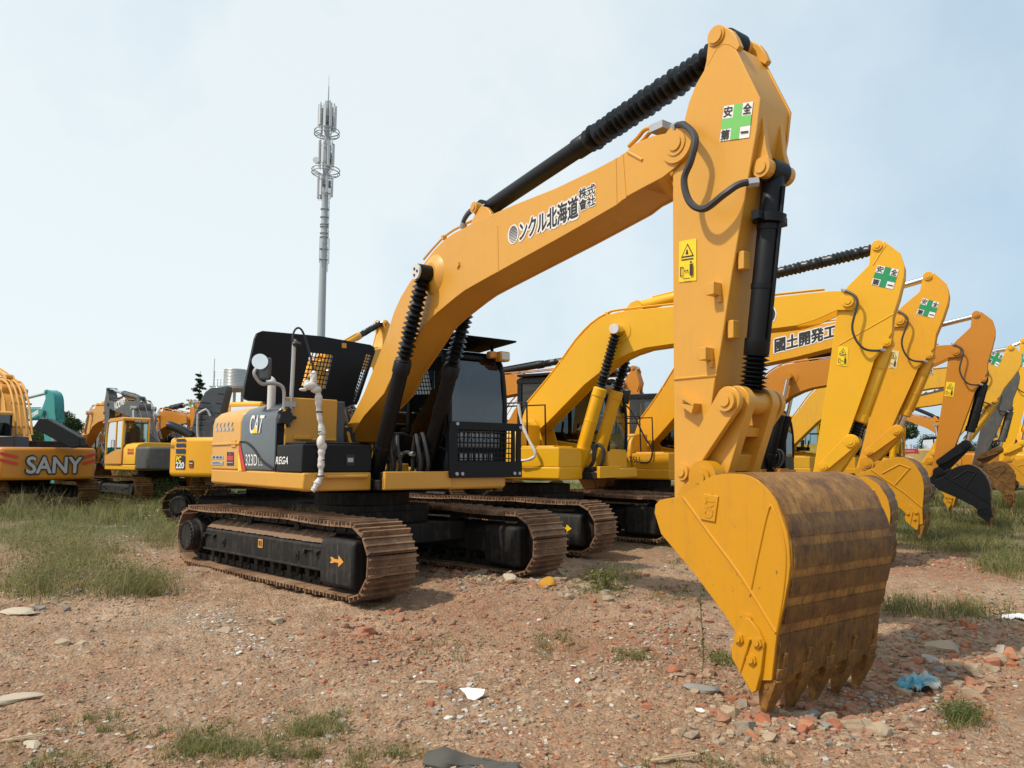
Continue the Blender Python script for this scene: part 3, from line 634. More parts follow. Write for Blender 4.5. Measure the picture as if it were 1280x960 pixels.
# ================================================================ the near excavator
def machine(label,fr,rel=0,cat='excavator',group=None):
    o=empty('excavator',tuple(fr.o),fr.a); tag(o,label,cat,group); return o
fr=CU
X=machine('black and ochre excavator in front, its worn brown bucket set down on the rubble',CU)
TR=8.33
tracks(X,TR,w=.60,c=1.93,r=.305,zc=.445,arrow=ORV); carbody(X,TR)
C0=1.12
cabobj=body(X,CAT,z0=C0,zc=2.2,cw_top=2.02,toolm=BLK,foot=cat_foot,house=False,cabm=BLK,inw=1.30,cwi=.03,skx=-2.35,cabk=dict(x0=-.35,x1=1.36,y0=.44,y1=1.36,z0=1.30,z1=2.90))
def sd(px,py,Y=-1.30): return fr.side(px,py,Y)
xa=-1.62; xb=sd(300,560)[0]; xc=sd(338,575)[0]; xd=.30
prof=[(-1.30,C0+.21),(-1.30,1.97),(-1.275,2.07),(-1.19,2.15),(-1.04,2.20),(-.85,2.22),(1.0,2.22),(1.22,2.16),(1.30,2.0),(1.30,C0+.21)]
g=G(); g.prismx(prof,-2.36,xb); obj('rear_cover',g,CAT,X,bevel=.02)
sidep=[p for p in prof if p[0]<-.8]+[(-.4,2.22),(-.4,C0+.21)]
g=G(); g.prismx(sidep,xb+.006,.27); obj('side_door',g,GRYP,X,bevel=.02)
g=G(); g.prismx([(-.4,C0+.2),(-.4,2.0),(1.28,2.0),(1.28,C0+.2)],xb+.006,-.35); obj('engine_block',g,BLKD,X,bevel=.02)
# tank front, facing ahead
zt=fr.front(380,498,.3)[1]; yl=fr.front(419,540,.3)[0]
g=G(); g.box((.30,(yl-1.22)/2,(C0+.25+zt)/2),(.10,yl+1.22,zt-C0-.25)); g.box((.36,(yl-1.22)/2+.1,1.72),(.05,yl+1.0,.03)); g.box((.37,-1.0,1.74),(.06,.22,.05)); obj('fuel_tank',g,CAT,X,bevel=.012)
g=G(); g.prismx([(-1.31,C0+.22),(-1.31,1.9),(-1.24,2.06),(-1.15,2.06),(-1.18,1.85),(-1.2,C0+.22)],.275,.32)
for z in(1.45,1.85): g.cyl((.32,-1.25,z),(.345,-1.25,z),.022,n=10)
obj('door_hinge_strip',g,BLK,X)
# dividing lines and printing on the side covers
Yd=-1.302
q=lambda *p:[(sd(*a)[0],Yd,sd(*a)[1]) for a in p]
decal('red_yellow_stripe',X,*q((298,553),(308,553),(308,588.5),(298,588.5)),(0,-1,0),[('q',YLF,[(0,0),(.45,0),(.1,.62),(0,.5)]),('q',REDF,[(.1,1),(.25,.97),(.98,0),(.45,0),(.08,.7)])])
lg=q((313,519.5),(330.5,519.5),(327,541.5),(313,542)); lg=[(lg[0][0],-1.285,lg[0][2]),(lg[1][0],-1.285,lg[1][2]),lg[2],lg[3]]
decal('cab_side_lettering'.replace('cab_','door_'),X,*lg,(0,-1,.25),[('t',WHT,'CAT',(0,0,1,1),.02),('q',YLF,[(.22,0),(.74,0),(.48,.42)])],lift=.012)
decal('model_number',X,*q((307.5,568),(322,568),(322,582),(307.5,582)),(0,-1,0),[('t',WHT,'323D',(0,0,1,1),.004)])
decal('model_number',X,*q((323.5,572),(329,572),(329,582),(323.5,582)),(0,-1,0),[('t',SIL,'LL',(0,0,1,1),.0)])
decal('faded_notice',X,*q((269,528),(293,526),(293,538),(269,540)),(0,-1,0),marks(SIL,5),lift=.004)
decal('dark_notice',X,*q((284,565),(292.5,565),(292.5,582),(284,582)),(0,-1,0),[('q',DKB,rect(0,0,1,1)),('q',REDF,rect(.08,.38,.92,.72)),('q',SIL,rect(.1,.2,.9,.26)),('q',REDF,[(.3,.8),(.7,.8),(.5,.95)])])
decal('faded_notice',X,*q((265,569),(280,569),(280,581),(265,581)),(0,-1,0),[('q',SIL,rect(0,.6,.95,.95)),('q',DKB,rect(.1,.68,.3,.88)),('q',DKB,rect(.4,.68,.6,.88)),('q',DKB,rect(.7,.68,.85,.88)),('q',SIL,rect(0,0,.95,.38)),('q',DKB,rect(.1,.08,.85,.14)),('q',DKB,rect(.1,.22,.7,.28))])
g=G(); a=q((290,550),(295.5,550),(295.5,559),(290,559)); g.prism([(p[0],p[2]) for p in a],-1.315,-1.295); obj('door_latch',g,CAT,X,bevel=.004)
P2=[(xb+.01,1.71),(xb+.25,1.70),(xb+.55,1.62),(xb+.9,1.46),(.26,1.36)]
g=G(); g.tube([(a,-1.305,b) for a,b in P2],.014,n=6); obj('door_crease',g,BLK,X)
g=G(); g.box(((-2.36+xb)/2,-1.305,1.69),(xb+2.34,.03,.03)); obj('cover_seam',g,CAT,X,bevel=.008)
tb=[fr.side(p,r,-1.31) for p,r in((346,571),(362,571),(360,580),(345,580))]
decal('toolbox_lettering',X,*[(a,-1.311,b) for a,b in tb],(0,-1,0),[('t',WHT,'REGA',(0,0,1,1),.03)])
y,z=fr.front(438,575,1.15); g=G(); g.box((1.147,y,z),(.012,.11,.13)); g.mat(1).box((1.154,y,z),(.006,.07,.05)); obj('toolbox_lock',g,[RUB,SIL],X,bevel=.003)
g=G(); ya,_=fr.front(384,600,1.17); yb,_=fr.front(458,600,1.17); g.box((1.18,(ya+.2+yb)/2,1.285),(.10,yb-ya-.2,.035)); obj('step',g,CAT,X,bevel=.01)
# raised engine hood
def fq(px,py,Xp): a=fr.front(px,py,Xp); return (Xp,a[0],a[1])
HX=-.75
g=G(); out=[fr.front(px,py,HX) for px,py in((305,494),(306,484),(319,423),(322,416),(328,413.5),(400,420),(463,431),(468,434),(469,440),(449,500),(446,506),(440,506),(312,501),(307,499))]
cy=sum(p[0] for p in out)/len(out)
w1=[fr.front(px,py,HX) for px,py in((388,440),(417,443),(407,486),(377,482))]; w2=[fr.front(px,py,HX) for px,py in((458,442),(465,443),(452,480),(443,503),(441,500))]
bm=bmesh.new()
def loop(pts,x): return [bm.verts.new((x,p[0],p[1])) for p in pts]
es=[]
for pts in(out,w1,w2):
    v=loop(pts,HX); es+=[bm.edges.new((v[i],v[(i+1)%len(v)])) for i in range(len(v))]
bmesh.ops.triangle_fill(bm,use_beauty=True,use_dissolve=False,edges=es)
r=bmesh.ops.extrude_face_region(bm,geom=bm.faces[:]); bmesh.ops.translate(bm,verts=[v for v in r['geom'] if isinstance(v,bmesh.types.BMVert)],vec=(-.07,0,0)); bmesh.ops.recalc_face_normals(bm,faces=bm.faces[:])
me=bpy.data.meshes.new('engine_hood'); bm.to_mesh(me); bm.free(); me.materials.append(BLK); hood=bpy.data.objects.new('engine_hood',me); COL.objects.link(hood); hood.parent=X
g=G()
def lerp(a,b,t): return tuple(a[i]+(b[i]-a[i])*t for i in range(len(a)))
for k in range(1,7): a=lerp(w1[0],w1[1],k/7);b=lerp(w1[3],w1[2],k/7); g.tube([(HX-.03,*a),(HX-.03,*b)],.008,n=5,sub=0)
for k in range(1,8): a=lerp(w1[0],w1[3],k/8);b=lerp(w1[1],w1[2],k/8); g.tube([(HX-.03,*a),(HX-.03,*b)],.008,n=5,sub=0)
a0,a1=w2[0],w2[4]; b0,b1=w2[1],w2[3]
for k in range(1,16): a=lerp(a0,a1,k/16);b=lerp(b0,b1,k/16); g.tube([(HX-.03,*a),(HX-.03,*b)],.008,n=5,sub=0)
a=lerp(a0,b0,.5);b=lerp(a1,b1,.5); g.tube([(HX-.03,*a),(HX-.03,*b)],.008,n=5,sub=0)
obj('hood_grille',g,BLK,hood)
g=G(); p=[fr.front(*k,HX) for k in((330,500),(330,505),(440,512),(440,506))]; g.prismx(p,HX-.06,HX+.05); obj('hood_hinge',g,BLK,hood)
g=G(); p=fr.front(430,432,HX); g.box((HX+.004,p[0],p[1]),(.008,.07,.07)); obj('hood_sticker',g,[ORV],hood)
# engine bay bits under the raised hood
g=G()
for k in range(7): g.tube([(-.3-.05*k,-.35+.03*k,2.0),(-.25,-.30+.05*k,2.15+.03*(k%3)),(-.1,-.25+.04*k,1.9)],.02,n=6)
g.box((-.15,-.3,1.6),(.5,.25,.6)); obj('engine_hose',g,HOSE,X)
# exhaust, mirror, mast
p=fr.front(340,477,-.25); g=G(); g.tube([(-.25,p[0],1.9),(-.25,p[0],p[1]-.08),(-.25,p[0],p[1]),(-.29,p[0]-.03,p[1]+.03)],.052,n=16,sub=4); obj('exhaust_pipe',g,WRAP,X)
def ft(pts,Xp): return [(Xp,*fr.front(a,b,Xp)) for a,b in pts]
g=G(); g.tube(ft([(355,512),(355,490),(351,482),(341,479),(328,480),(320,472),(318,465),(322,459)],.36),.022,n=8); obj('mirror_arm',g,STL,X)
g=G(); m=ft([(331,461)],.40)[0]; g.box(m,(.05,.16,.27),rot=('Z',R(-38))); mo=obj('side_mirror',g,GRYP,X,bevel=.025,seg=3)
g=G(); m=ft([(325,452)],.45)[0]; g.cyl(Vector(m)-Vector((.010,-.004,0)),Vector(m)+Vector((.010,-.004,0)),.092,n=28); obj('round_mirror',g,flat('mirror_glass',(.8,.82,.82),.05,1.),mo)
mast=ft([(363,520),(364,500),(366,465),(367.5,432),(368,424)],.36); g=G(); g.tube(mast,.026,n=8)
m=mast[0]; g.box(ft([(362,505)],.36)[0],(.05,.14,.07)); obj('lamp_mast',g,STL,X)
g=G(); g.tube(ft([(366,430),(366,420),(369,412),(374,410),(379,416),(385,434),(392,462),(393,470)],.38),.013,n=8); g.sphere(ft([(371,430)],.40)[0],.05,8,(1,1.3,.7)); obj('black_cable',g,HOSE,X)
g=G(); c=ft([(357,522)],.37)[0]; g.cyl(Vector(c)-Vector((.02,0,0)),Vector(c)+Vector((.04,0,0)),.085,n=10)
for a in range(5): g.cyl((c[0],c[1]+.1*math.cos(a*1.25),c[2]+.1*math.sin(a*1.25)),(c[0]+.05,c[1]+.1*math.cos(a*1.25),c[2]+.1*math.sin(a*1.25)),.022,n=6)
obj('mast_bracket',g,RUB,X)
# cable harness bound in white plastic, hanging over the toolbox
def lumpy(base,amp): return lambda t: base*(1+amp*math.sin(t*31)+amp*.8*math.sin(t*73+1)+amp*.6*math.sin(t*151+2))
hp=ft([(391,466),(393,480),(397,492),(399,515),(402,540),(403,552),(402,575),(400,595),(396,606),(390,614)],1.22)
g=G(); g.tube([(p[0],p[1]+random.uniform(-.008,.008),p[2]) for p in hp],lumpy(.034,.16),n=12,sub=12)
for pt,r,sc in(((392,472),.048,(1,.8,1.7)),((388,482),.058,(1,1.4,.9)),((395,487),.055,(1,1.2,.8)),((401,553),.052,(1,.9,1.5)),((403,558),.048,(1,1.1,1.2)),((379,487),.022,(1,2.2,.9)),((384,479),.03,(1,1.3,1.2))): g.sphere(ft([pt],1.22)[0],r,14,sc)
hb=obj('wrapped_cable_harness',g,WRAP,X)
g=G()
for k in(3,4,6,7): p=Vector(hp[k]); g.cyl(p-Vector((0,0,.008)),p+Vector((0,0,.008)),.040,n=10)
obj('binding_tape',g,HOSE,hb)
# cab extras
g=G(); vz=3.0; 
vp=[fr.front(*k,1.0) for k in((578,415),(645,424))]
g.add([],[])
g.box((.98,.96,3.02),(.86,1.06,.022),rot=('Y',R(-3)))
for y in(.55,1.35): g.box((1.05,y,2.95),(.03,.03,.14))
obj('rain_visor',g,MATT,cabobj)
for yy in(1.30,):
    g=G(); g.box((1.36,yy,2.83),(.13,.16,.13)); g.box((1.30,yy-.13,2.85),(.10,.12,.09)); l=obj('work_lamp',g,ORV,cabobj,bevel=.02); g=G(); g.box((1.428,yy,2.83),(.012,.12,.09)); obj('lens',g,flat('lamp_lens',(.6,.6,.58),.15),l,bevel=.004)
gx=1.50
gd=empty('front_guard',(0,0,0)); gd.parent=cabobj
g=G(); 
for zz,h in((1.90,.10),(1.36,.20)): g.box((gx,.96,zz),(.03,1.10,h))
for yy,w_ in((.46,.12),(1.46,.07),(1.37,.05)): g.box((gx,yy,1.61),(.028,w_,.62))
for yy,zz in((.50,1.31),(.58,1.31),(1.38,1.31),(1.46,1.31),(.5,1.92),(1.47,1.90)): g.mat(1).cyl((gx+.01,yy,zz),(gx+.035,yy,zz),.022,n=8)
obj('guard_frame',g,[BLK,STL],gd,bevel=.004)
g=G()
for k in range(14): g.tube([(gx,.55+k*.058,1.44),(gx,.55+k*.058,1.87)],.008,n=5,sub=0)
for k in range(6): g.tube([(gx,.50,1.50+k*.065),(gx,1.36,1.50+k*.065)],.008,n=5,sub=0)
obj('guard_mesh',g,BLK,gd)
g=G()
for k in range(7): g.box((1.43,.62+k*.075,1.78),(.01,.045,.09))
obj('step_plate',g,STL,cabobj); g=G()
for k in range(7): g.box((1.43,.62+k*.075,1.52),(.01,.045,.09))
obj('step_plate',g,STL,cabobj)
# green papers inside the right cab window
for k,(a,b,c,d) in enumerate(((522,497,526,515),(526,488,530,513),(530,495,534.5,515),(517,508,523,515.5))):
    p=[fr.side(*t,.47) for t in((a,b),(c,b),(c,d),(a,d))]; g=G(); g.prism(p,.485,.492); obj('green_paper',g,PGR,cabobj)
y,z=fr.front(539.5,584,1.28); 
decal('diamond_sticker',cabobj,(.9,.415,1.60),(1.0,.415,1.60),(1.0,.415,1.45),(.9,.415,1.45),(0,-1,0),[('q',SIL,[(.5,0),(1,.5),(.5,1),(0,.5)]),('q',BLT,[(.5,.12),(.88,.5),(.5,.88),(.12,.5)])],lift=.006)
# boom
core=[p for p in cat_boom if math.hypot(p[0]-cat_tip[0],p[1]-cat_tip[1])>.40]
boom=boxarm('boom',X,cat_boom,core,.43,CAT,t=.02,bevel=.005,ins=.012)
g=G(); g.pin(*cat_foot,-.33,.33,.075); obj('boom_pin',g,CAT,boom); g=G(); g.pin(*cat_tip,-.245,.245,.095,n=28,step=.62); g.cyl((cat_tip[0],-.236,cat_tip[1]),(cat_tip[0],.236,cat_tip[1]),.15,n=28)
a=fr.side(785,190,-.216); b=fr.side(803,200,-.216); g.tube([(a[0],-.218,a[1]),(b[0],-.218,b[1])],.012,n=6,sub=0)
g.prism(fr.sides([(776,194),(779,193),(783,247),(778,250)],-.216),-.219,-.2)
obj('stick_pin',g,CAT,boom)
for xs in((622,282,623,340),(770,198,771,256)):
    a=fr.side(xs[0],xs[1],-.216); b=fr.side(xs[2],xs[3],-.216); g=G(); g.tube([(a[0],-.215,a[1]),(b[0],-.215,b[1])],.006,n=6,sub=0); obj('weld_seam',g,CAT,boom)
p=fr.side(573,331,-.216); g=G(); g.cyl((p[0],-.235,p[1]),(p[0],-.20,p[1]),.035,n=6); obj('grease_plug',g,CAT,boom)
# logo and company name in white-edged dark lettering
TL,TRr,BR,BL=[fr.side(*k,-.216) for k in((650,277.5),(725,243),(725,270),(650,302))]
g4=[(p[0],-.216,p[1]) for p in(TL,TRr,BR,BL)]
decal('company_lettering',boom,*g4,(0,-1,0),[('t',WHT,'ンクル北海道',(0,0.02,.97,.98),.13),('t',BLT,'ンクル北海道',(0,0.02,.97,.98),.03)],lift=.003)
for s_,qq in(('株式',((724,237),(744,229),(744,241.5),(724,250))),('會社',((724,251),(744,243),(744.5,255.5),(724.5,264)))):
    w4=[(a,-.216,b) for a,b in[fr.side(*k,-.216) for k in qq]]
    decal('company_lettering',boom,*w4,(0,-1,0),[('t',WHT,s_,(0,0,1,1),.13),('t',BLT,s_,(0,0,1,1),.03)])
c=fr.side(641.5,293,-.216); g=G(); ra,rb=.062,.118
e_=[(.5+.5*math.cos(k*.2618),.5+.5*math.sin(k*.2618)) for k in range(24)]
els=[('q',WHT,e_)]
rr=.105; els.append(('q',BLT,[(.5+.40*math.cos(k*.2618),.5+.44*math.sin(k*.2618)) for k in range(24)]))
for k in range(11):
    v=.12+k*.076; hw=.38*math.sqrt(max(0,1-((v-.5)/.44)**2)); th=.012+.0022*k if k<11 else 0; th=.011+.003*(10-k)*.8
    els.append(('q',WHT,rect(.5-hw,v-th/2,.5+hw,v+th/2)))
L4=[(a,-.216,b) for a,b in[fr.side(*k,-.216) for k in((635,283),(648.5,278.5),(648.5,303),(635,307))]]
decal('striped_disc_logo',boom,*L4,(0,-1,0),els,step=.0004)
# boom cylinders
cb=(.99,1.21); ct=fr.side(528,341,-.36)
for y in(-.335,.335): cylinder(X,'boom_cylinder',cb,ct,y,.090,.045,.60,BLK,BLK,RUB,.100,16,eye=.10,ribs=True)
g=G(); g.cyl((ct[0],-.42,ct[1]),(ct[0],.42,ct[1]),.055,n=18); g.lathe((ct[0],-.27,ct[1]),(ct[0],.27,ct[1]),[(0,.13),(.06,.2),(.12,.24),(.88,.24),(.94,.2),(1,.13)],28); obj('cylinder_pin',g,CAT,boom)
g=G(); g.cyl((ct[0],-.45,ct[1]),(ct[0],-.425,ct[1]),.085,n=24)
g.mat(1)
for k in range(3): g.cyl((ct[0]+.04*math.cos(k*2.1),-.458,ct[1]+.04*math.sin(k*2.1)),(ct[0]+.04*math.cos(k*2.1),-.448,ct[1]+.04*math.sin(k*2.1)),.016,n=8)
obj('pin_cap',g,[flat('pale_pin_cap',(.6,.6,.6),.4),BLT],boom)
# stick cylinder
A=fr.side(608,263,0); B=fr.side(896,47,-.05)
cylinder(X,'stick_cylinder',A,cat_top,0,.086,.05,.505,BLK,BLK,RUB,.114,24,eye=.1,ribs=False)
g=G(); pp=fr.sides([(590,292),(594,278),(600,266),(606,259),(613,260),(618,266),(620,274),(640,280)],-.1)
for y in(-.15,.11): g.prism(pp,y,y+.04)
g.pin(A[0],A[1],-.17,.17,.06); obj('cylinder_bracket',g,CAT,boom,bevel=.005)
a=fr.side(630,246,0); g=G(); g.cyl((a[0],-.02,a[1]-.05),(a[0]-.02,-.02,a[1]+.04),.022,n=8); obj('grease_fitting',g,RUB,boom)
for k,y in enumerate((-.08,-.02,.05)):
    P=[fr.side(*t,y) for t in((577,286),(580,276),(587,266),(598,260),(607,258))]; hose(boom,[(p[0],y,p[1]+.01*k) for p in P],.022)
pipes(boom,fr.sides([(530,326),(555,298),(580,283),(610,269)],0)[:],(.0,.10),CAT,off=.02)
pt=[fr.side(*t,-.1) for t in((788,184),(800,172),(808,163),(820,160),(832,160))]; g=G()
for y in(-.12,-.05): g.tube([(p[0],y,p[1]) for p in pt],.018,n=8)
g.mat(1); p=fr.side(826,160,-.1); g.box((p[0],-.09,p[1]),(.14,.14,.06)); obj('hydraulic_pipe',g,[CAT,STL],boom)
# stick
stick=boxarm('stick',X,cat_stick,cat_stick,.38,CAT,t=.02,bevel=.005,ins=.012)
g=G()
for y in(-.192,.142): g.prism(cat_lobe,y,y+.05)
g.pin(*cat_top,-.205,.205,.075,n=24,step=.8); obj('cylinder_lug',g,CAT,stick,bevel=.006); g=G()
for y in(-.13,.08): g.prism(cat_ear,y,y+.05)
g.pin(*cat_earpin,-.155,.155,.07,n=24,step=.6); obj('bucket_cylinder_lug',g,CAT,stick,bevel=.006)
for px,py in((900,362),(890,443)):
    p=fr.side(px,py,-.191); g=G(); g.box((p[0]-.02,-.235,p[1]),(.07,.09,.09)); g.box((p[0]-.05,-.26,p[1]),(.025,.03,.07)); g.box((p[0],-.2,p[1]-.07),(.03,.03,.05)); obj('pipe_clamp',g,CAT,stick,bevel=.004)
for px,py in((924,326),(911,412)):
    p=fr.side(px,py,-.15); g=G(); g.box((p[0]+.02,-.12,p[1]),(.05,.08,.13)); obj('pipe_clamp',g,CAT,stick,bevel=.006)
p=fr.side(866,503,-.191); g=G(); g.prism([(p[0]-.10,p[1]+.06),(p[0]+.07,p[1]-.035),(p[0]+.08,p[1]-.015),(p[0]-.09,p[1]+.085)],-.27,-.19); g.prism([(p[0]-.09,p[1]+.0),(p[0]+.05,p[1]-.085),(p[0]+.08,p[1]-.015),(p[0]+.06,p[1]-.03)],-.27,-.19); obj('pipe_clamp',g,CAT,stick)
a,b=fr.side(843,474,-.191),fr.side(896,469,-.191); g=G(); g.tube([(a[0],-.191,a[1]),(b[0],-.191,b[1])],.010,n=6,sub=0); obj('weld_seam',g,CAT,stick)
safety(stick,[fr.side(*k,-.19) for k in((905.5,133),(942,127),(937,172),(900,177))],-.192,GRN)
warning(stick,[fr.side(*k,-.19) for k in((849.5,302),(871,298),(871,350.5),(849,353))],-.192)
# bucket cylinder, linkage and bucket
Lk=cat_lnk; 
cylinder(X,'bucket_cylinder',cat_earpin,Lk,0,.078,.045,.80,BLK,RUSTD,RUB,.098,9,eye=.085)
g=G(); dv=Vector((cat_earpin[0]-Lk[0],0,cat_earpin[1]-Lk[1])).normalized(); Lv=Vector((Lk[0],0,Lk[1]))
for t_ in(2.2,): q_=Vector((cat_earpin[0],0,cat_earpin[1]))-dv*.33; g.lathe(q_-dv*.03,q_+dv*.03,[(0,.115),(1,.115)],16); g.box(q_+Vector((0,-.13,0)),(.06,.08,.06)); g.box(q_+Vector((0,.13,0)),(.06,.08,.06))
obj('cylinder_clamp',g,BLK,stick)
linkage(X,cat_idl,Lk,cat_bk,CAT)
bkt=bucket(X,c_hinge,c_tooth,BKY,RUST,w=1.14,detail=True,ears=cat_bk); bkt.location.y=-.05
bk=[o for o in X.children if o.name.startswith('bucket') and o.type=='EMPTY'][0]
e4=[(p[0],-.585,p[1]) for p in[fr.side(*k,BYN) for k in((882,617),(900.5,620),(896.5,652.5),(878.5,649))]]
c0=[Vector(q) for q in e4]; g=G(); g.add([q+Vector((0,-.010,0)) for q in c0]+[q+Vector((0,.01,0)) for q in c0],[(3,2,1,0),(0,1,5,4),(1,2,6,5),(2,3,7,6),(3,0,4,7)]); obj('cast_plate',g,BKY,bk,bevel=.004)
decal('cast_lettering',bk,c0[3],c0[0],c0[1],c0[2],(0,-1,0),[('t',BKY,'CAT',(.12,.2,.88,.8),.02)],lift=.013,step=.0)
# hoses
hose(stick,[(p[0],y,p[1]) for p,y in((fr.side(842,159,-.2),-.2),(fr.side(855,156,-.26),-.26),(fr.side(869,172,-.33),-.33),(fr.side(864,200,-.35),-.35),(fr.side(855,225,-.35),-.35),(fr.side(862,252,-.35),-.35),(fr.side(880,261,-.34),-.34),(fr.side(905,243,-.32),-.32),(fr.side(925,230,-.26),-.26),(fr.side(948,227,-.17),-.17))],.026)
for k in range(4):
    x0_=.55+.08*(k%2); yy=(-.20,-.12,.14,.22)[k]
    hose(X,[(.75,yy-.05,1.35),(1.05,yy,1.20),(1.16+.04*k,yy+.02,1.38),(1.17+.03*k,yy-.02,1.60+.03*k),(1.11,yy+.02,1.74+.02*k),(1.03,yy+.03,1.60),(.98,yy+.05,1.35),(.9,yy,1.22)],.024)
for k in range(3): hose(X,[(.55,-.2+.17*k,1.25),(.85,-.18+.15*k,1.45+.05*k),(1.1,-.26+.2*k,1.55)],.022)
g=G(); g.box((.95,0,1.20),(1.0,.82,.05)); g.box((1.44,0,1.2),(.06,.9,.14)); g.box((.75,.05,1.33),(.25,.3,.2)); obj('swing_frame',g,CAT,X,bevel=.01)
# dry stems stuck on the near track
def stems(parent,name,pts,mat,n=10,h=.2): pass
# ================================================================ the row to the right
GRP='yellow excavators parked in a row'
def rel(fr,px,py,Y): return fr.side(px,py,Y)
def tz(fr,px,py,Y=-.45):
    p=fr.side(px,py,Y); return (p[0],max(.02,min(.10,p[1])))
# second machine
fr=K2; X=machine('bright yellow excavator right behind the ochre one, black bellows on yellow cylinders',fr)
tracks(X,-8,arrow=YLF); carbody(X,-8)
c2=body(X,KOM,z0=1.16,zc=2.1,foot=k_foot,pillar=BLK,cabm=KOM,roofm=BLK,glass=GLM,cabk=dict(x0=-.68,x1=1.22,y0=.45,y1=1.35,z0=1.35,z1=3.06))
r2=arm(X,'k',k_foot,k_tip,k_sfoot,k_top,(5.80,-.08),KOM,cyl=KOM,boots=(1,1,1),bmat=BKY,cylb=(1.0,1.25),cylt=K2.side(771,412,-.36),lnk=K2.side(1063,552,-.25))
for f_,r_,pts in((K2,r2,((1047,432),(1117,392))),(K2,r2,((1091,331),(1107,306)))):
    a,b=[f_.side(*k,-.19) for k in pts]; g=G(); g.tube([(a[0],-.176,a[1]),(b[0],-.176,b[1])],.008,n=6,sub=0); obj('weld_seam',g,KOM,r_['stick'])
safety(r2['stick'],[fr.side(*k,-.19) for k in((1097,331),(1123.5,337),(1116,361.5),(1088.5,355.5))],-.178)
warning(r2['stick'],[fr.side(*k,-.19) for k in((1048,432),(1060.5,434),(1059,458),(1046,456))],-.178)
decal('boom_lettering',r2['boom'],*[(p[0],-.222,p[1]) for p in[fr.side(*k,-.2) for k in((944,384),(969,382),(969,401),(944,404))]],(0,-1,0),[('t',WHT,'(株)',(0,0,1,1),.10),('t',BLT,'(株)',(0,0,1,1),.03)])
g=G(); g.box((.3,.9,3.12),(1.9,1.0,.05)); obj('roof_shade',g,BLK,c2,bevel=.01)
g=G(); g.tube([(p[0],-1.42,p[1]) for p in[fr.side(*k,-1.42) for k in((648,505),(652,528),(660,548),(669,566),(665,573),(652,576),(645,574))]],lumpy(.022,.18),n=8); obj('wrapped_cable_harness',g,WRAP,X)
g=G(); p=K2.side(771,412,-.36); g.cyl((p[0],-.49,p[1]),(p[0],-.468,p[1]),.085,n=20); obj('pin_cap',g,MATS['pale_pin_cap'],r2['boom'])
# wrapped cable at its front left
F3=Frame(2.9,17.21,-33.2)
def rowm(label,fr,kind,foot,tip,sf,tooth,mat,tr=-7,deg=0,group=GRP,sk={},bk={},**k):
    X=machine(label,fr,group=group); tracks(X,tr,arrow=YLF,det=bk.pop('det',True)); carbody(X,tr)
    bk.setdefault('foot',foot); c=body(X,mat,**bk)
    r=arm(X,kind,foot,tip,sf,None,tooth,mat,**k); return X,r,c
X3,r3,c3=rowm('yellow excavator with dark company lettering along its boom, third from the front',F3,'k',(.10,1.86),F3.side(1125,400,-.2),F3.side(1076,591,-.2),(5.5,.16),KOM2,bmat=BKY,lnk=F3.side(1120.5,538,-.25),
   bk=dict(z0=1.10,zc=2.05,pillar=KOM2,cabm=KOM2,roofm=BLK,glass=GLM,cabk=dict(x0=-.6,x1=1.2,y0=.45,y1=1.35,z0=1.30,z1=3.0)),boots=(1,0,0))
safety(r3['stick'],[F3.side(*k,-.19) for k in((1153.5,372.5),(1174,378),(1167,397.5),(1145,392.5))],-.178)
warning(r3['stick'],[F3.side(*k,-.19) for k in((1112,437),(1124,439),(1120.5,461),(1108,459))],-.178,flat('cream_sticker',(.72,.58,.28),.5))
decal('boom_lettering',r3['boom'],*[(p[0],-.222,p[1]) for p in[F3.side(*k,-.2) for k in((969,424),(1062,401),(1062,417),(969,441))]],(0,-1,0),[('t',WHT,'國土開発工業',(0,0,1,1),.13),('t',BLT,'國土開発工業',(0,0,1,1),.04)])
decal('body_lettering',X3,*[(p[0],-1.342,p[1]) for p in[F3.side(*k,-1.33) for k in((764,570),(800,571),(800,578.5),(764,577.5))]],(0,-1,0),[('t',BLT,'KOMATSU',(0,0,1,1),.02)])
g=G(); g.tube([(.75,p[0],p[1]) if 0 else (F3.side(*k,-1.35)[0],-1.35,F3.side(*k,-1.35)[1]) for k in((763,484),(768,480),(775,482),(778,492),(778,520),(781,548),(781,570))],.018,n=6,sub=3)
g.tube([(F3.side(*k,-1.35)[0],-1.35,F3.side(*k,-1.35)[1]) for k in((767,489),(775,500),(790,515),(805,545),(815,562),(812,577),(800,578))],.018,n=6,sub=4)
g.tube([(F3.side(*k,-1.35)[0],-1.35,F3.side(*k,-1.35)[1]) for k in((772,529),(796,529))],.018,n=6,sub=0); q_=F3.side(783,496,-1.35); obj('mirror_arm',g,RUB,X3)
g=G(); g.box((q_[0],-1.37,q_[1]),(.16,.08,.30),rot=('Y',R(12))); obj('side_mirror',g,RUB,X3,bevel=.02)
F4=Frame(5.61,20.26,-32.9); X4,r4,c4=rowm('orange excavator with a black bucket standing in grass, fourth from the front',F4,'k',(.11,1.85),F4.side(1195,439.5,-.2),F4.side(1168,600,-.2),(5.86,.1),ORG,cyl=BLK,bmat=BLK,wrapm=RUSTD,link_mat=BLK,lnk=F4.side(1207,556,-.25),boots=(0,0,0),
   bk=dict(z0=1.08,zc=2.0,cabm=BLK,roofm=BLK,toolm=BLK))
warning(r4['stick'],[F4.side(*k,-.19) for k in((1183,477),(1194,478),(1191.5,496.5),(1180.5,495))],-.178)
F5=Frame(8.09,23.39,-33.); X5,r5,c5=rowm('yellow excavator, its stick showing a green cross just behind the orange one',F5,'k',(.11,1.85),F5.side(1228,465,-.2),F5.side(1155,582,-.2),(4.45,.15),KOM3,bmat=BKY,boots=(0,0,0),bk=dict(pillar=KOM,cabm=KOM,det=False,glass=GLC))
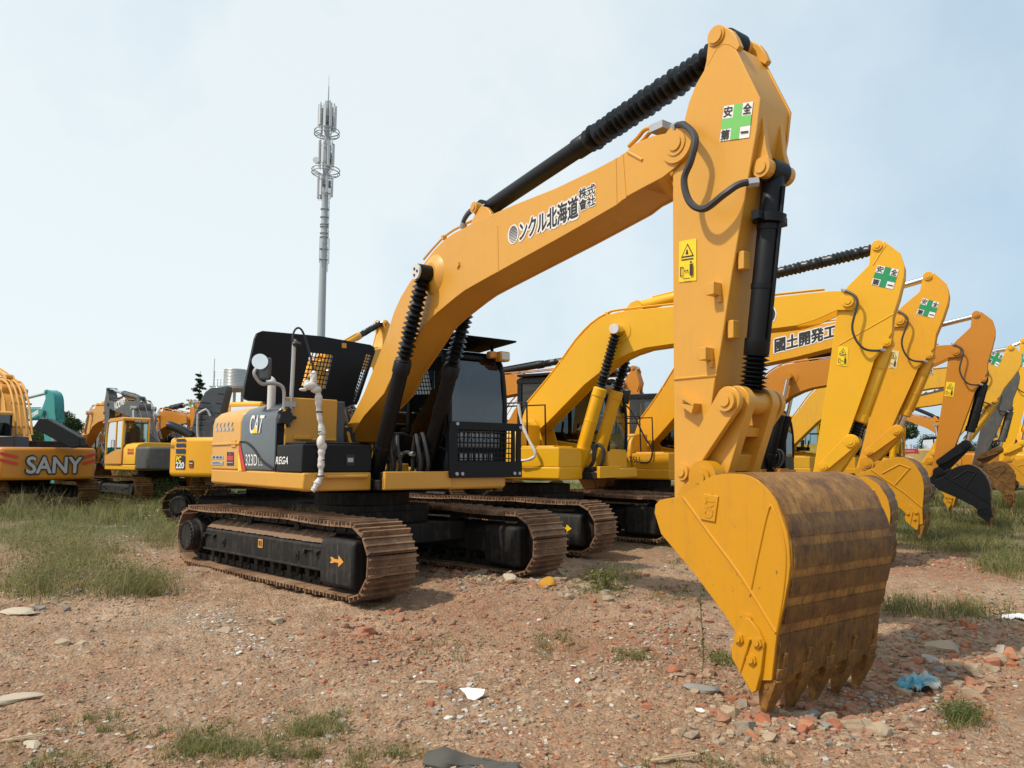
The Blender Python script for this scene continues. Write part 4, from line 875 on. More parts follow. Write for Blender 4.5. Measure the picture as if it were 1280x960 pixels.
safety(r5['stick'],[F5.side(*k,-.19) for k in((1241,438),(1255,444),(1247,458.5),(1233.5,452.5))],-.178)
decal('boom_lettering',r5['boom'],*[(p[0],-.222,p[1]) for p in[F5.side(*k,-.2) for k in((1156,456),(1166,454),(1166,467),(1156,469))]],(0,-1,0),[('t',WHT,'株',(0,.5,.48,1),.08),('t',BLT,'株',(0,.5,.48,1),.02),('t',WHT,'式',(.52,.5,1,1),.08),('t',BLT,'式',(.52,.5,1,1),.02),('t',WHT,'会',(0,0,.48,.47),.08),('t',BLT,'会',(0,0,.48,.47),.02),('t',WHT,'社',(.52,0,1,.47),.08),('t',BLT,'社',(.52,0,1,.47),.02)])
F6=Frame(10.7,26.4,-33.); X6,r6,c6=rowm('excavator with a dark grey stick and a rusty bucket, between two yellow ones',F6,'k',(.12,1.86),F6.side(1242,487,-.2),F6.side(1217,587.5,-.2),(5.3,.1),KOM2,stick_mat=VGR,cyl=VGR,link_mat=RUSTD,bmat=RUSTD,wrapm=RUST,boots=(0,0,0),bk=dict(cwm=VGR,pillar=KOM,det=False))
p=[F6.side(*k,-.2) for k in((1105,487),(1182,470),(1182,488),(1105,506))]
decal('boom_lettering',r6['boom'],*[(a[0],-.222,a[1]) for a in p],(0,-1,0),[('q',VGR,rect(0,0,1,1)),('t',WHT,'VOLVO',(.42,.2,1.08,.8),.08)])
F7=Frame(13.2,29.4,-33.); X7,r7,c7=rowm('yellow excavator at the right edge, farthest of the parked row',F7,'k',(.14,1.86),F7.side(1263,461,-.2),F7.side(1253,580,-.2),(5.4,.1),KOM,bmat=BKY,boots=(0,0,0),bk=dict(pillar=KOM,cabm=KOM,det=False))
safety(r7['stick'],[F7.side(*k,-.19) for k in((1272,441),(1284,444),(1282,459),(1270,457))],-.178,TEAL)
# ================================================================ machines behind
GB='excavators parked beyond the first row'
def back(label,fr,kind,tip,sf,mat,tr=0,foot=(.12,1.82),tooth=None,body_k={},Y=-.2,tip_xz=None,**k):
    X=machine(label,fr,group=GB); tracks(X,tr,det=False,mat=RUSTD); carbody(X,tr); b=dict(body_k); b.setdefault('foot',foot); c=body(X,mat,**b)
    tip=fr.side(*tip,Y) if tip_xz is None else tip_xz; sf=fr.side(*sf,Y) if len(sf)==2 and sf[0]>50 else sf
    tooth=tooth or (sf[0]+.6,.05); r=arm(X,kind,foot,tip,sf,None,tooth,mat,**k); return X,r,c
FP=Frame(-5.66,19.07,72); XP,rP,cP=back('yellow excavator behind the ochre one, black stripes on its rear and dark hood up',FP,'k',(462,428),(5.5,1.6),KOM2,tr=-72,tip_xz=(4.9,4.75),tooth=(5.9,.05),boots=(0,1,0),body_k=dict(pillar=KOM,cabm=KOM,cw_top=1.95))
FA=Frame(-2.7,22.5,-30); XA,rA,cA=back('orange excavator mostly hidden behind the bright yellow boom',FA,'c',(726,466),(716,560),ORG,cyl=BLK,boots=(0,1,0),body_k=dict(cabm=BLK))
FB=Frame(-.8,26.8,-33); XB,rB,cB=back('orange excavator whose pointed stick top shows between two yellow booms',FB,'c',(779,480),(772,560),ORG,cyl=BLK,boots=(0,1,0),body_k=dict(cabm=BLK))
FT=Frame(20.9,42.3,82); XT,rT,cT=back('faded tan excavator seen from behind with a round panda sticker, black arm',FT,'c',(1100,500),(5.2,1.4),BLKD,tip_xz=(4.2,3.7),tooth=(6.,.05),cyl=BLKD,body_k=dict(cwm=TAN,hoodm=TAN,skirt=TAN,cabm=TAN,cw_top=2.15,tankm=TAN),bucketf=True)
a=FT.front(1137,577,-2.75)
els=[('q',WHT,[(.5+.5*math.cos(k*.5236),.5+.5*math.sin(k*.5236)) for k in range(12)])]
def disc(u,v,r_,m): return ('q',m,[(u+r_*math.cos(k*.785),v+r_*math.sin(k*.785)) for k in range(8)])
els+=[disc(.3,.75,.09,BLT),disc(.62,.78,.09,BLT),('q',BLT,[(.15,.3),(.35,.2),(.45,.5),(.25,.55)]),('q',BLT,[(.6,.25),(.85,.35),(.8,.55),(.6,.5)])]
decal('round_sticker',XT,(-2.735,a[0]+.26,a[1]+.26),(-2.735,a[0]-.26,a[1]+.26),(-2.735,a[0]-.26,a[1]-.26),(-2.735,a[0]+.26,a[1]-.26),(-1,0,0),els)
decal('rear_sticker',XT,(-2.735,a[0]+.5,a[1]+.65),(-2.735,a[0]-.45,a[1]+.65),(-2.735,a[0]-.45,a[1]+.45),(-2.735,a[0]+.5,a[1]+.45),(-1,0,0),[('q',REDF,rect(0,0,1,1)),('q',WHT,rect(.2,.4,.8,.5))])
FU=Frame(25.2,43.5,100); back('orange excavator far off at the right, seen between the dark grey stick and its neighbour',FU,'c',(1,1),(5.0,1.4),ORG,tip_xz=(4.6,4.4),tooth=(5.8,.05),cyl=BLK,boots=(0,0,0),body_k=dict(cabm=BLK))
FW2=Frame(29.5,44.5,70); back('yellow excavator far off at the right edge of the view',FW2,'k',(1,1),(5.0,1.4),KOM2,tip_xz=(4.6,4.2),tooth=(5.8,.05),boots=(0,0,0),body_k=dict(cabm=KOM2))
FX=Frame(20.2,39.0,120); back('blackish excavator arm and body beyond the tan machine',FX,'c',(1,1),(4.4,1.6),BLKD,tip_xz=(4.3,3.5),tooth=(5.2,.05),cyl=BLKD,boots=(0,0,0),body_k=dict(cabm=BLK,cwm=TAN,cw_top=1.5)) if 0 else None
# printing on the yellow counterweight of the hood-up machine
def rearq(fr,x,y0,z0,y1,z1,k=2.73): # y0 -> left in view
    out=[]
    for yy,zz in((y0,z1),(y1,z1),(y1,z0),(y0,z0)): out.append((-math.sqrt(k*k-yy*yy),yy,zz))
    return out
def rdec(name,P,y0,z0,y1,z1,els,k=2.725,lift=.012):
    return decal(name,P,*rearq(None,0,y0,z0,y1,z1,k),(-1,0,0),els,lift=lift)
for i,(a,b) in enumerate(((1.86,1.92),(1.74,1.82),(1.60,1.70))): rdec('dark_stripe',XP,.93,a,.60,b,[('q',DKB,rect(0,0,1,1))])
rdec('model_number',XP,.93,1.26,.60,1.56,[('q',BLT,rect(0,0,1,1)),('t',YLF,'PC',(.1,.55,.6,.92),.02),('t',WHT,'220',(.08,.08,.95,.5),.02)])
rdec('rear_lettering',XP,1.20,1.72,1.0,1.80,marks(BLT,4))
rdec('small_sticker',XP,.46,1.3,.34,1.45,[('q',BLT,rect(0,0,1,1)),('q',REDF,rect(.1,.1,.9,.3)),('q',SIL,rect(.1,.5,.9,.7))])
# raised grey hood and black pipe on it
def W(px,py,y): return Vector(at_depth(px,py,y))
Pinv=Matrix.Translation(Vector(FP.o))@Matrix.Rotation(FP.a,4,'Z'); Pinv.invert()
def toP(px,py,y): return Pinv@W(px,py,y)
DP=17.0
g=G(); o1=[toP(*k,DP) for k in((264,483),(284,482),(284,489),(269,549),(262,553),(240,551),(236,546),(243,515),(255,490))]; d=Pinv.to_3x3()@Vector((.35,.75,0))
g.add(o1+[p+d*.22 for p in o1],[tuple(range(9)),tuple(range(17,8,-1))]+[(i,i+9,(i+1)%9+9,(i+1)%9) for i in range(9)]); hd=obj('raised_hood',g,GRYP,XP,bevel=.04,seg=3)
g=G()
for k in range(5):
    a,b=toP(250-2*k,503+7*k,DP-.03),toP(262-2*k,504+7*k,DP-.03); g.tube([a,b],.012,n=5,sub=0)
for k in range(4):
    a,b=toP(272-2*k,492+12*k,DP-.04),toP(280-3*k,493+12*k,DP-.04); g.tube([a,b],.01,n=5,sub=0)
obj('hood_vent',g,BLK,hd)
g=G(); g.tube([toP(210,532,DP),toP(216,533,DP),toP(233,541,DP),toP(240,546,DP)],.10,n=12); obj('black_duct',g,RUB,XP)
g=G(); g.tube([toP(247,517,DP-.1),toP(247,545,DP-.1),toP(253,551,DP-.1)],.025,n=6); g.tube([toP(248,517,DP-.1),toP(258,512,DP-.1),toP(263,520,DP-.1)],.025,n=6); obj('hood_strut',g,STL,XP)
# left group
FS=Frame(-15.1,23.9,138); XS,rS,cS=back('dusty orange excavator seen from behind, big silver letters on its counterweight',FS,'c',(1,1),(5.6,1.6),LORG,tip_xz=(5.2,4.3),tooth=(6.2,.05),cyl=LORG,boots=(0,0,0),body_k=dict(cw_top=1.80,cwm=ORG,hoodm=BLKD,tankm=BLKD,zc=2.0,z0=.86,inw=1.42,rail=False),w=.55)
rdec('counterweight_lettering',XS,.66,1.06,-.78,1.54,[('t',BLT,'SANY',(0,0,1,1),.10),('t',SIL,'SANY',(0.01,0.03,.99,.97),.03)],k=2.725,lift=.10)
for sg in(1,-1):
    for z in(1.60,1.42): decal('red_chevron',XS,(-2.45,sg*1.24,z+.06),(-2.60,sg*.86,z-.04),(-2.60,sg*.86,z-.12),(-2.45,sg*1.24,z-.02),(-1,0,0),[('q',REDF,rect(0,0,1,1))],lift=.02)
g=G()
for k in range(4): 
    y=-.21+.14*k; P=[(.2,y,2.1),(.6,y,2.9),(1.1,y,3.5),(1.7,y,3.85),(2.6,y,4.0)]; g.tube([(p[0]-.27,p[1],p[2]+.10) for p in P],.035,n=8)
for z,x in((2.35,.1),(3.1,.5)): g.box((x,0,z+.1),(.08,.6,.06))
obj('hydraulic_pipe',g,LORG,rS['boom'])
Si=Matrix.Translation(Vector(FS.o))@Matrix.Rotation(FS.a,4,'Z'); Si.invert()
def toS(px,py,y): return Si@W(px,py,y)
DS=22.; hp_=[toS(*k,DS) for k in((40,536),(49,522.5),(59,523),(100,547),(100,558),(88,560),(52,541))]; d=Si.to_3x3()@Vector((.05,.8,0))
g=G(); g.add(hp_+[p+d*.35 for p in hp_],[tuple(range(7)),tuple(range(13,6,-1))]+[(i,i+7,(i+1)%7+7,(i+1)%7) for i in range(7)]); obj('raised_hood',g,BLK,XS,bevel=.02)
g=G(); b=[toS(*k,DS-.2) for k in((-14,545),(17,545),(18,560),(-14,560))]; g.add(b+[p+d*.8 for p in b],[(0,1,2,3),(7,6,5,4),(0,4,5,1),(1,5,6,2),(2,6,7,3),(3,7,4,0)]); obj('filter_box',g,RUB,XS,bevel=.02)
FK=Frame(-24.1,33.7,-20); XK,rK,cK=back('teal excavator whose arm stands far left above the orange counterweight',FK,'k',(55,516),(64,600),TEAL,boots=(0,0,0),tooth=None,cyl=TEAL,w=.5,body_k=dict(cabm=BLK))
decal('boom_lettering',rK['boom'],*[(p[0],-.275,p[1]) for p in[FK.side(*k,-.27) for k in((36,519),(48,512),(48,517),(36,524))]],(0,-1,0),[('q',WHT,rect(0,0,1,1)),('t',TEAL,'KOBELCO',(.08,.2,.92,.8),.0)])
FD=Frame(-20.,36.,-46); XD,rD,cD=back('yellow excavator with dark cab and dusty boom left of the grey-boomed one',FD,'c',(153,512),(151,582),LORG,bmat=RUSTD,boots=(0,0,0),cyl=LORG,body_k=dict(cabm=flat('dark_teal_paint',(.03,.06,.065),.4),pillar=BLKD,glass=GLC))
decal('boom_lettering',rD['boom'],*[(p[0],-.225,p[1]) for p in[FD.side(*k,-.22) for k in((129,523),(142,517.5),(142,523.5),(129,529))]],(0,-1,0),[('q',WHT,rect(0,0,1,1)),('q',REDF,rect(0,.1,.22,.9)),('t',BLT,'DOOSAN',(.25,.15,.97,.85),.02)])
FV=Frame(-13.1,28.6,135); XV,rV,cV=back('excavator with a grey boom and yellow cab seen from behind on the left',FV,'c',(1,1),(5.0,1.3),VGR,tip_xz=(5.0,3.75),tooth=(5.4,.05),cyl=VGR,boots=(0,0,0),stick_mat=VGR,
   body_k=dict(cwm=VGR,hoodm=KOM,skirt=KOM,cabm=LORG,pillar=KOM,glass=GLC,cw_top=1.9,tankm=KOM,cabk=dict(z1=2.95)))
decal('boom_lettering',rV['boom'],*[(x,.223,z) for x,z in((4.2,3.76),(3.05,3.95),(3.05,3.67),(4.2,3.46))],(0,1,0),[('t',WHT,'VOLVO',(0,0,1,1),.05)])
decal('cab_lettering',cV,(-.372,.98,2.86),(-.372,.55,2.86),(-.372,.55,2.80),(-.372,.98,2.80),(-1,0,0),[('t',WHT,'VOLVO',(0,0,1,1),.03)])
decal('side_lettering',XV,(.0-.9,1.345,1.85),(-1.5,1.345,1.85),(-1.5,1.345,1.65),(-.9,1.345,1.65),(0,1,0),marks(REDF,4))
FO=Frame(-15.8,33.8,-50); XO,rO,cO=back('orange excavator with a small green cross on its stick, in front of the conifer',FO,'c',(236,524),(243,590),ORG,boots=(0,0,0),cyl=BLK,body_k=dict(cabm=BLK))
safety(rO['stick'],[FO.side(*k,-.19) for k in((236,500),(242,501),(241,509),(235,508))],-.178)
decal('boom_lettering',rO['boom'],*[(p[0],-.225,p[1]) for p in[FO.side(*k,-.22) for k in((216,532),(236,528),(236,538),(216,542))]],(0,-1,0),[('q',BLT,rect(0,0,1,1)),('q',REDF,[(.02,.1),(.14,.1),(.08,.9)]),('t',WHT,'SANY',(.2,.2,.95,.8),.03)])
# ================================================================ ground
def vnoise(x,y,seed):
    xi=np.floor(x).astype(np.int64); yi=np.floor(y).astype(np.int64); fx=x-xi; fy=y-yi
    def h(a,b):
        n=(a*374761393+b*668265263+seed*1442695041)&0xffffffff; n=((n^(n>>13))*1274126177)&0xffffffff; return ((n^(n>>16))&0xffff)/65535.
    u=fx*fx*(3-2*fx); v=fy*fy*(3-2*fy)
    return (h(xi,yi)*(1-u)+h(xi+1,yi)*u)*(1-v)+(h(xi,yi+1)*(1-u)+h(xi+1,yi+1)*u)*v
def gheight(x,y):
    x=np.asarray(x,float); y=np.asarray(y,float)
    z=.09*(vnoise(x*.45,y*.45,1)-.5)+.05*(vnoise(x*1.7,y*1.7,2)-.5)+.042*(vnoise(x*4.1,y*4.1,3)-.5)+.026*(vnoise(x*12,y*12,4)-.5)
    d=np.hypot(x,y); z+=(.015*(vnoise(x*29,y*29,5)-.5)+.008*(vnoise(x*70,y*70,6)-.5))*(d<14)
    # keep it from rising through tracks: settle under the machines, slight heap in front of the far track
    z+=.07*np.exp(-(((x-.35)/.8)**2+((y-8.4)/.45)**2))+.085*np.exp(-(((x+2.2)/3.4)**4+((y-10.6)/2.6)**4))+.07*np.exp(-(((x-3.)/6)**4+((y-16.5)/3.2)**4))
    return z-.02
def ground():
    ys=[-250,-40,-8,-1,.4]; y=.9
    while y<9: ys.append(y); y*=1.0058
    while y<40: ys.append(y); y*=1.014
    while y<900: ys.append(y); y*=1.12
    ts=list(np.arange(-.86,.86,.0036)); ts=[-8,-4,-2.5,-1.8,-1.4,-1.15,-1.0,-.92]+ts+[.92,1.0,1.15,1.4,1.8,2.5,4,8]
    ys=np.array(ys); ts=np.array(ts); Y,T=np.meshgrid(ys,ts,indexing='ij'); X=T*np.maximum(np.abs(Y),.9)
    Z=gheight(X,Y)*(np.abs(Y)<60)
    n,m=Y.shape; V=np.stack([X,Y,Z],-1).reshape(-1,3)
    i,j=np.meshgrid(np.arange(n-1),np.arange(m-1),indexing='ij'); a=(i*m+j).ravel(); Fc=np.stack([a,a+1,a+m+1,a+m],-1)
    me=bpy.data.meshes.new('ground'); me.vertices.add(len(V)); me.vertices.foreach_set('co',V.ravel().astype(np.float32))
    me.loops.add(Fc.size); me.loops.foreach_set('vertex_index',Fc.ravel().astype(np.int32)); me.polygons.add(len(Fc))
    me.polygons.foreach_set('loop_start',(np.arange(len(Fc))*4).astype(np.int32)); me.polygons.foreach_set('loop_total',np.full(len(Fc),4,np.int32))
    me.polygons.foreach_set('use_smooth',np.ones(len(Fc),bool)); me.update(calc_edges=True); me.validate()
    o=bpy.data.objects.new('ground',me); COL.objects.link(o); tag(o,kind='structure')
    mt,nt,b=_mat('rubble_strewn_soil'); v=coords(nt)
    big=noise(nt,v,.22,4,.6); mid=noise(nt,v,1.1,5,.65); fine=noise(nt,v,9,8,.75); grit=noise(nt,v,48,6,.8)
    soil=ramp(nt,mid,[(.30,(.31,.195,.120)),(.50,(.43,.285,.178)),(.70,(.54,.385,.26))])
    red=ramp(nt,big,[(.48,(0,0,0)),(.60,(.55,.55,.55))]); soil=mixc(nt,red,soil,(.37,.165,.085))
    pale=ramp(nt,noise(nt,coords(nt,(1,1,1)),.5,4,.6),[(.56,(0,0,0)),(.68,(.55,.55,.55))]); soil=mixc(nt,pale,soil,(.42,.35,.26))
    vo=nd(nt,'ShaderNodeTexVoronoi'); vo.inputs['Scale'].default_value=42; vo.inputs['Randomness'].default_value=1; nt.links.new(v,vo.inputs['Vector'])
    sp=nd(nt,'ShaderNodeSeparateColor'); nt.links.new(vo.outputs['Color'],sp.inputs[0])
    frag=ramp(nt,sp.outputs[0],[(.0,(.34,.11,.05)),(.25,(.38,.19,.10)),(.5,(.36,.24,.15)),(.75,(.42,.33,.23)),(.93,(.22,.18,.15)),(1,(.62,.58,.52))])
    pr=ramp(nt,sp.outputs[1],[(.55,(0,0,0)),(.65,(.65,.65,.65))]); soil=mixc(nt,pr,soil,frag)
    g2=ramp(nt,fine,[(.35,(.5,.5,.5)),(.62,(1,1,1))]); mm=nd(nt,'ShaderNodeMix',data_type='RGBA',blend_type='MULTIPLY'); mm.inputs[0].default_value=.7
    nt.links.new(soil,mm.inputs[6]); nt.links.new(g2,mm.inputs[7])
    # grassy soil far away
    gg=ramp(nt,noise(nt,v,.16,5,.7),[(.36,(0,0,0)),(.54,(1,1,1))])
    tc=nd(nt,'ShaderNodeTexCoord'); sx=nd(nt,'ShaderNodeSeparateXYZ'); nt.links.new(tc.outputs['Object'],sx.inputs[0])
    mr=nd(nt,'ShaderNodeMapRange'); mr.inputs[1].default_value=11; mr.inputs[2].default_value=17; nt.links.new(sx.outputs[1],mr.inputs[0])
    ml=nd(nt,'ShaderNodeMath',operation='MULTIPLY'); nt.links.new(gg,ml.inputs[0]); nt.links.new(mr.outputs[0],ml.inputs[1])
    fin=mixc(nt,ml.outputs[0],mm.outputs[2],(.085,.10,.035))
    nt.links.new(fin,b.inputs['Base Color']); b.inputs['Roughness'].default_value=.95; b.inputs['Specular IOR Level'].default_value=.15
    ad=nd(nt,'ShaderNodeMath',operation='MULTIPLY_ADD'); nt.links.new(grit,ad.inputs[0]); ad.inputs[1].default_value=.5; nt.links.new(fine,ad.inputs[2])
    a2=nd(nt,'ShaderNodeMath',operation='MULTIPLY_ADD'); nt.links.new(vo.outputs['Distance'],a2.inputs[0]); a2.inputs[1].default_value=-.8; nt.links.new(ad.outputs[0],a2.inputs[2])
    bump(nt,b,a2.outputs[0],.8,.03); me.materials.append(mt); return o
ground()
# ---------------------------------------------------------------- scattered matter
def island_mat(name,stops,rough=.9,bs=.5,scale=30,trans=0):
    m,nt,b=_mat(name); ge=nd(nt,'ShaderNodeNewGeometry'); c=ramp(nt,ge.outputs['Random Per Island'],stops)
    v=coords(nt); n=noise(nt,v,scale,5,.7); mm=nd(nt,'ShaderNodeMix',data_type='RGBA',blend_type='MULTIPLY'); mm.inputs[0].default_value=.5
    nt.links.new(c,mm.inputs[6]); nt.links.new(ramp(nt,n,[(.3,(.45,.45,.45)),(.65,(1,1,1))]),mm.inputs[7]); nt.links.new(mm.outputs[2],b.inputs['Base Color'])
    b.inputs['Roughness'].default_value=rough; b.inputs['Specular IOR Level'].default_value=.2
    if bs: bump(nt,b,n,bs,.01)
    if trans:
        o=nt.nodes['Material Output']; t=nd(nt,'ShaderNodeBsdfTranslucent'); nt.links.new(mm.outputs[2],t.inputs[0]); x=nd(nt,'ShaderNodeMixShader'); x.inputs[0].default_value=trans
        nt.links.new(b.outputs[0],x.inputs[1]); nt.links.new(t.outputs[0],x.inputs[2]); nt.links.new(x.outputs[0],o.inputs[0])
    return m
BRK=island_mat('brick_and_clay',[(0,(.40,.13,.065)),(.2,(.36,.18,.11)),(.5,(.37,.23,.15)),(.85,(.28,.16,.11)),(1,(.46,.20,.10))])
STN=island_mat('tan_and_grey_stone',[(0,(.36,.26,.17)),(.4,(.42,.31,.20)),(.75,(.32,.25,.18)),(.92,(.24,.22,.20)),(1,(.50,.44,.36))])
CHP=island_mat('white_and_grey_chips',[(0,(.62,.58,.52)),(.45,(.48,.45,.41)),(.75,(.36,.34,.31)),(1,(.72,.68,.60))],.6)
def rock_arrays(P,S,flat_=.6):
    """one irregular 14-sided lump per point"""
    base=np.array([(x,y,z) for x in(-1,1) for y in(-1,1) for z in(-1,1)]+[(1.35,0,0),(-1.35,0,0),(0,1.35,0),(0,-1.35,0),(0,0,1.3),(0,0,-1.3)],float)*.55
    fc=[]; ax={8:[4,6,7,5],9:[0,1,3,2],10:[2,3,7,6],11:[0,4,5,1],12:[1,5,7,3],13:[0,2,6,4]}
    for c,q in ax.items():
        for k in range(4): fc.append((c,q[k],q[(k+1)%4]))
    fc=np.array(fc); n=len(P); V=base[None]*(1+rng.uniform(-.32,.32,(n,14,3)))
    sc=rng.uniform(.6,1.35,(n,1,3)); sc[:,:,2]*=flat_; V=V*sc*S[:,None,None]
    a=rng.uniform(0,6.28,n); c,s=np.cos(a),np.sin(a); t=rng.uniform(-.5,.5,n); ct,st=np.cos(t),np.sin(t)
    x,y,z=V[...,0],V[...,1],V[...,2]; y,z=y*ct[:,None]-z*st[:,None],y*st[:,None]+z*ct[:,None]
    V=np.stack([x*c[:,None]-y*s[:,None],x*s[:,None]+y*c[:,None],z],-1)+P[:,None,:]
    Fa=(fc[None]+(np.arange(n)*14)[:,None,None]).reshape(-1,3); return V.reshape(-1,3),Fa
def mesh_np(name,V,Fc,mat,smooth=False,**tg):
    k=Fc.shape[1]; me=bpy.data.meshes.new(name); me.vertices.add(len(V)); me.vertices.foreach_set('co',V.ravel().astype(np.float32))
    me.loops.add(Fc.size); me.loops.foreach_set('vertex_index',Fc.ravel().astype(np.int32)); me.polygons.add(len(Fc))
    me.polygons.foreach_set('loop_start',(np.arange(len(Fc))*k).astype(np.int32)); me.polygons.foreach_set('loop_total',np.full(len(Fc),k,np.int32))
    me.polygons.foreach_set('use_smooth',np.full(len(Fc),smooth)); me.update(calc_edges=True); me.validate(); me.materials.append(mat)
    o=bpy.data.objects.new(name,me); COL.objects.link(o); tag(o,**tg); return o
def pick(n,box,ybias=1.):
    """points on the ground over a patch of view, denser with distance as seen"""
    x0,y0,x1,y1=box; out=[]
    U=rng.uniform(x0,x1,n); V=y0+(y1-y0)*rng.uniform(0,1,n)**ybias
    d=FW[None]*F+RT[None]*(U[:,None]-640)-UP[None]*(V[:,None]-480); t=-H/d[:,2]; return EYE[None]+t[:,None]*d
def patch(ells,n):
    """n ground points inside soft ellipses (cx,cy,rx,ry,weight) given as surveyed view patches"""
    w=np.array([e[4] for e in ells],float); w/=w.sum(); P=[]
    for e,k in zip(ells,(w*n).astype(int)):
        a=rng.uniform(0,6.283,k); r=rng.uniform(0,1,k)**.62*rng.uniform(.55,1.3,k); U=e[0]+e[2]*r*np.cos(a); V=e[1]+e[3]*r*np.sin(a); V=np.maximum(V,584)
        d=FW[None]*F+RT[None]*(U[:,None]-640)-UP[None]*(V[:,None]-480); t=-H/d[:,2]; P.append(EYE[None]+t[:,None]*d)
    return np.concatenate(P)
def psize(n,a,b,k=2.4): return a+(b-a)*rng.uniform(0,1,n)**(k*1.6)
def scatter(name,mat,P,S,flat_=.6,sink=.25,**tg):
    P=P.copy(); keep=clear(P[:,0],P[:,1],.1); P=P[keep]; S=S[keep]; P[:,2]=gheight(P[:,0],P[:,1])+S*(.3-sink)*flat_
    V,Fa=rock_arrays(P,S,flat_); return mesh_np(name,V,Fa,mat,**tg)
def clear(x,y,mar):
    """False where a crawler of a near machine stands"""
    ok=np.ones(len(x),bool)
    for (ox,oy,deg) in((-1.9817,10.3527,-44.74),(.58,14.81,-40.7)):
        a=R(deg); dx=x-ox; dy=y-oy; X_=dx*math.cos(a)+dy*math.sin(a); Y_=-dx*math.sin(a)+dy*math.cos(a)
        ok&=~((np.abs(X_)<2.2+mar)&(np.abs(np.abs(Y_)-1.19)<.3+mar))
    return ok
SK=dict(kind='stuff')
CRM=island_mat('dusty_soil_crumbs',[(0,(.35,.225,.14)),(.45,(.46,.315,.20)),(.8,(.33,.185,.11)),(1,(.56,.45,.33))])
full=(-40,640,1320,1010)
P=pick(20000,full,.85); scatter('brick_crumbs',BRK,P,psize(len(P),.0025,.020,3.2),**SK)
P=np.concatenate([patch([(820,760,190,120,3),(620,730,110,30,2.2),(1190,800,110,80,2),(1060,880,160,45,1.6),(560,800,220,60,1.5),(480,800,120,30,1.2),(780,660,80,18,1.2),(1180,700,90,20,1)],19000)]); scatter('brick_rubble',BRK,P,psize(len(P),.003,.036,3.0),**SK)
P=pick(34000,full,.9); scatter('soil_crumbs',CRM,P,psize(len(P),.0025,.022,3.2),**SK)
P=np.concatenate([patch([(620,735,90,22,2),(1000,890,170,40,3),(1200,780,100,80,2),(120,735,140,50,3),(820,820,160,80,2),(60,700,90,60,2),(1150,640,60,14,1),(600,870,200,70,1.5)],11000)]); scatter('stone_rubble',STN,P,psize(len(P),.003,.036,3.4),**SK)
P=np.concatenate([pick(1500,full,1.),patch([(170,690,90,28,4),(270,770,50,20,2),(150,650,100,12,2),(60,700,80,40,2),(620,880,150,50,1.2),(830,790,80,40,1),(1100,880,120,40,1),(330,800,60,15,1),(170,720,70,25,3)],4200)]); scatter('pale_chips',CHP,P,psize(len(P),.004,.030,2.8),flat_=.4,**SK)
P=patch([(640,728,90,16,3),(720,745,60,14,1),(1180,830,110,60,1.2),(960,900,120,26,.9),(110,720,130,40,2),(180,640,60,10,1.5),(790,665,45,12,1)],560); scatter('coarse_rubble',STN,P,psize(len(P),.03,.085,1.8),sink=.1,**SK)
P=patch([(620,728,110,16,3),(1160,820,120,60,3),(1000,890,120,30,2),(850,760,120,70,1.5),(470,780,100,30,1),(790,665,45,12,1.5),(1180,705,80,15,1)],640); scatter('coarse_brick_rubble',BRK,P,psize(len(P),.028,.080,1.8),sink=.1,**SK)
# ---------------------------------------------------------------- grass
def blades(P,h,w,lean=.55,segs=3,fall=1.0):
    n=len(P); a=rng.uniform(0,6.283,n); L=rng.uniform(.2,1.,n)*lean; H_=h*rng.uniform(.45,1.15,n); W_=w*rng.uniform(.6,1.3,n)
    dx,dy=np.cos(a),np.sin(a); tw=rng.uniform(-1,1,n); px,py=-dy*np.cos(tw)+dx*np.sin(tw),dx*np.cos(tw)+dy*np.sin(tw); V=np.zeros((n,2*segs+1,3))
    for s in range(segs+1):
        t=s/segs; off=L*H_*(t**1.8)*fall; z=H_*(t-.35*L*t*t); ww=W_*(1-t**1.5)
        c=np.stack([P[:,0]+dx*off,P[:,1]+dy*off,P[:,2]+z],-1)
        if s<segs: V[:,2*s]=c-np.stack([px*ww,py*ww,0*ww],-1); V[:,2*s+1]=c+np.stack([px*ww,py*ww,0*ww],-1)
        else: V[:,2*s]=c
    f=[]
    for s in range(segs-1): f+=[(2*s,2*s+1,2*s+3),(2*s,2*s+3,2*s+2)]
    f.append((2*segs-2,2*segs-1,2*segs)); f=np.array(f); Fa=(f[None]+(np.arange(n)*(2*segs+1))[:,None,None]).reshape(-1,3); return V.reshape(-1,3),Fa
def tufts(P,per,spread):
    Q=np.repeat(P,per,0); r=np.abs(rng.normal(0,spread,len(Q))); a=rng.uniform(0,6.283,len(Q)); Q[:,0]+=r*np.cos(a); Q[:,1]+=r*np.sin(a); Q[:,2]=gheight(Q[:,0],Q[:,1])-.01; return Q[clear(Q[:,0],Q[:,1],.02)]
GRS=island_mat('green_grass',[(0,(.10,.12,.028)),(.4,(.18,.19,.05)),(.75,(.27,.25,.085)),(1,(.38,.33,.16))],.7,0,3,.35)
DRY=island_mat('dry_grass',[(0,(.22,.20,.085)),(.5,(.34,.30,.15)),(1,(.42,.36,.22))],.8,0,3,.3)
WED=island_mat('weed_leaves',[(0,(.07,.11,.03)),(.5,(.11,.155,.045)),(1,(.19,.22,.08))],.65,0,3,.3)
LEFT=[(60,640,90,22,3),(60,680,90,30,3),(150,640,80,18,3),(200,670,30,20,1.5),(50,730,60,22,2),(165,735,60,16,2),(20,620,60,14,2),(180,612,45,12,2),(100,700,60,22,2)]
RIGHT=[(1210,660,90,18,4),(1260,640,40,14,2),(1265,705,40,18,2),(1150,645,50,8,1.4),(1200,680,70,14,2),(1130,763,30,10,.18),(1200,770,60,12,.25)]
BOT=[(250,925,70,22,2.2),(390,905,50,20,1.6),(330,935,90,18,2),(130,905,60,16,.5),(60,950,70,18,.6),(480,945,60,14,.7),(900,950,120,12,.4)]
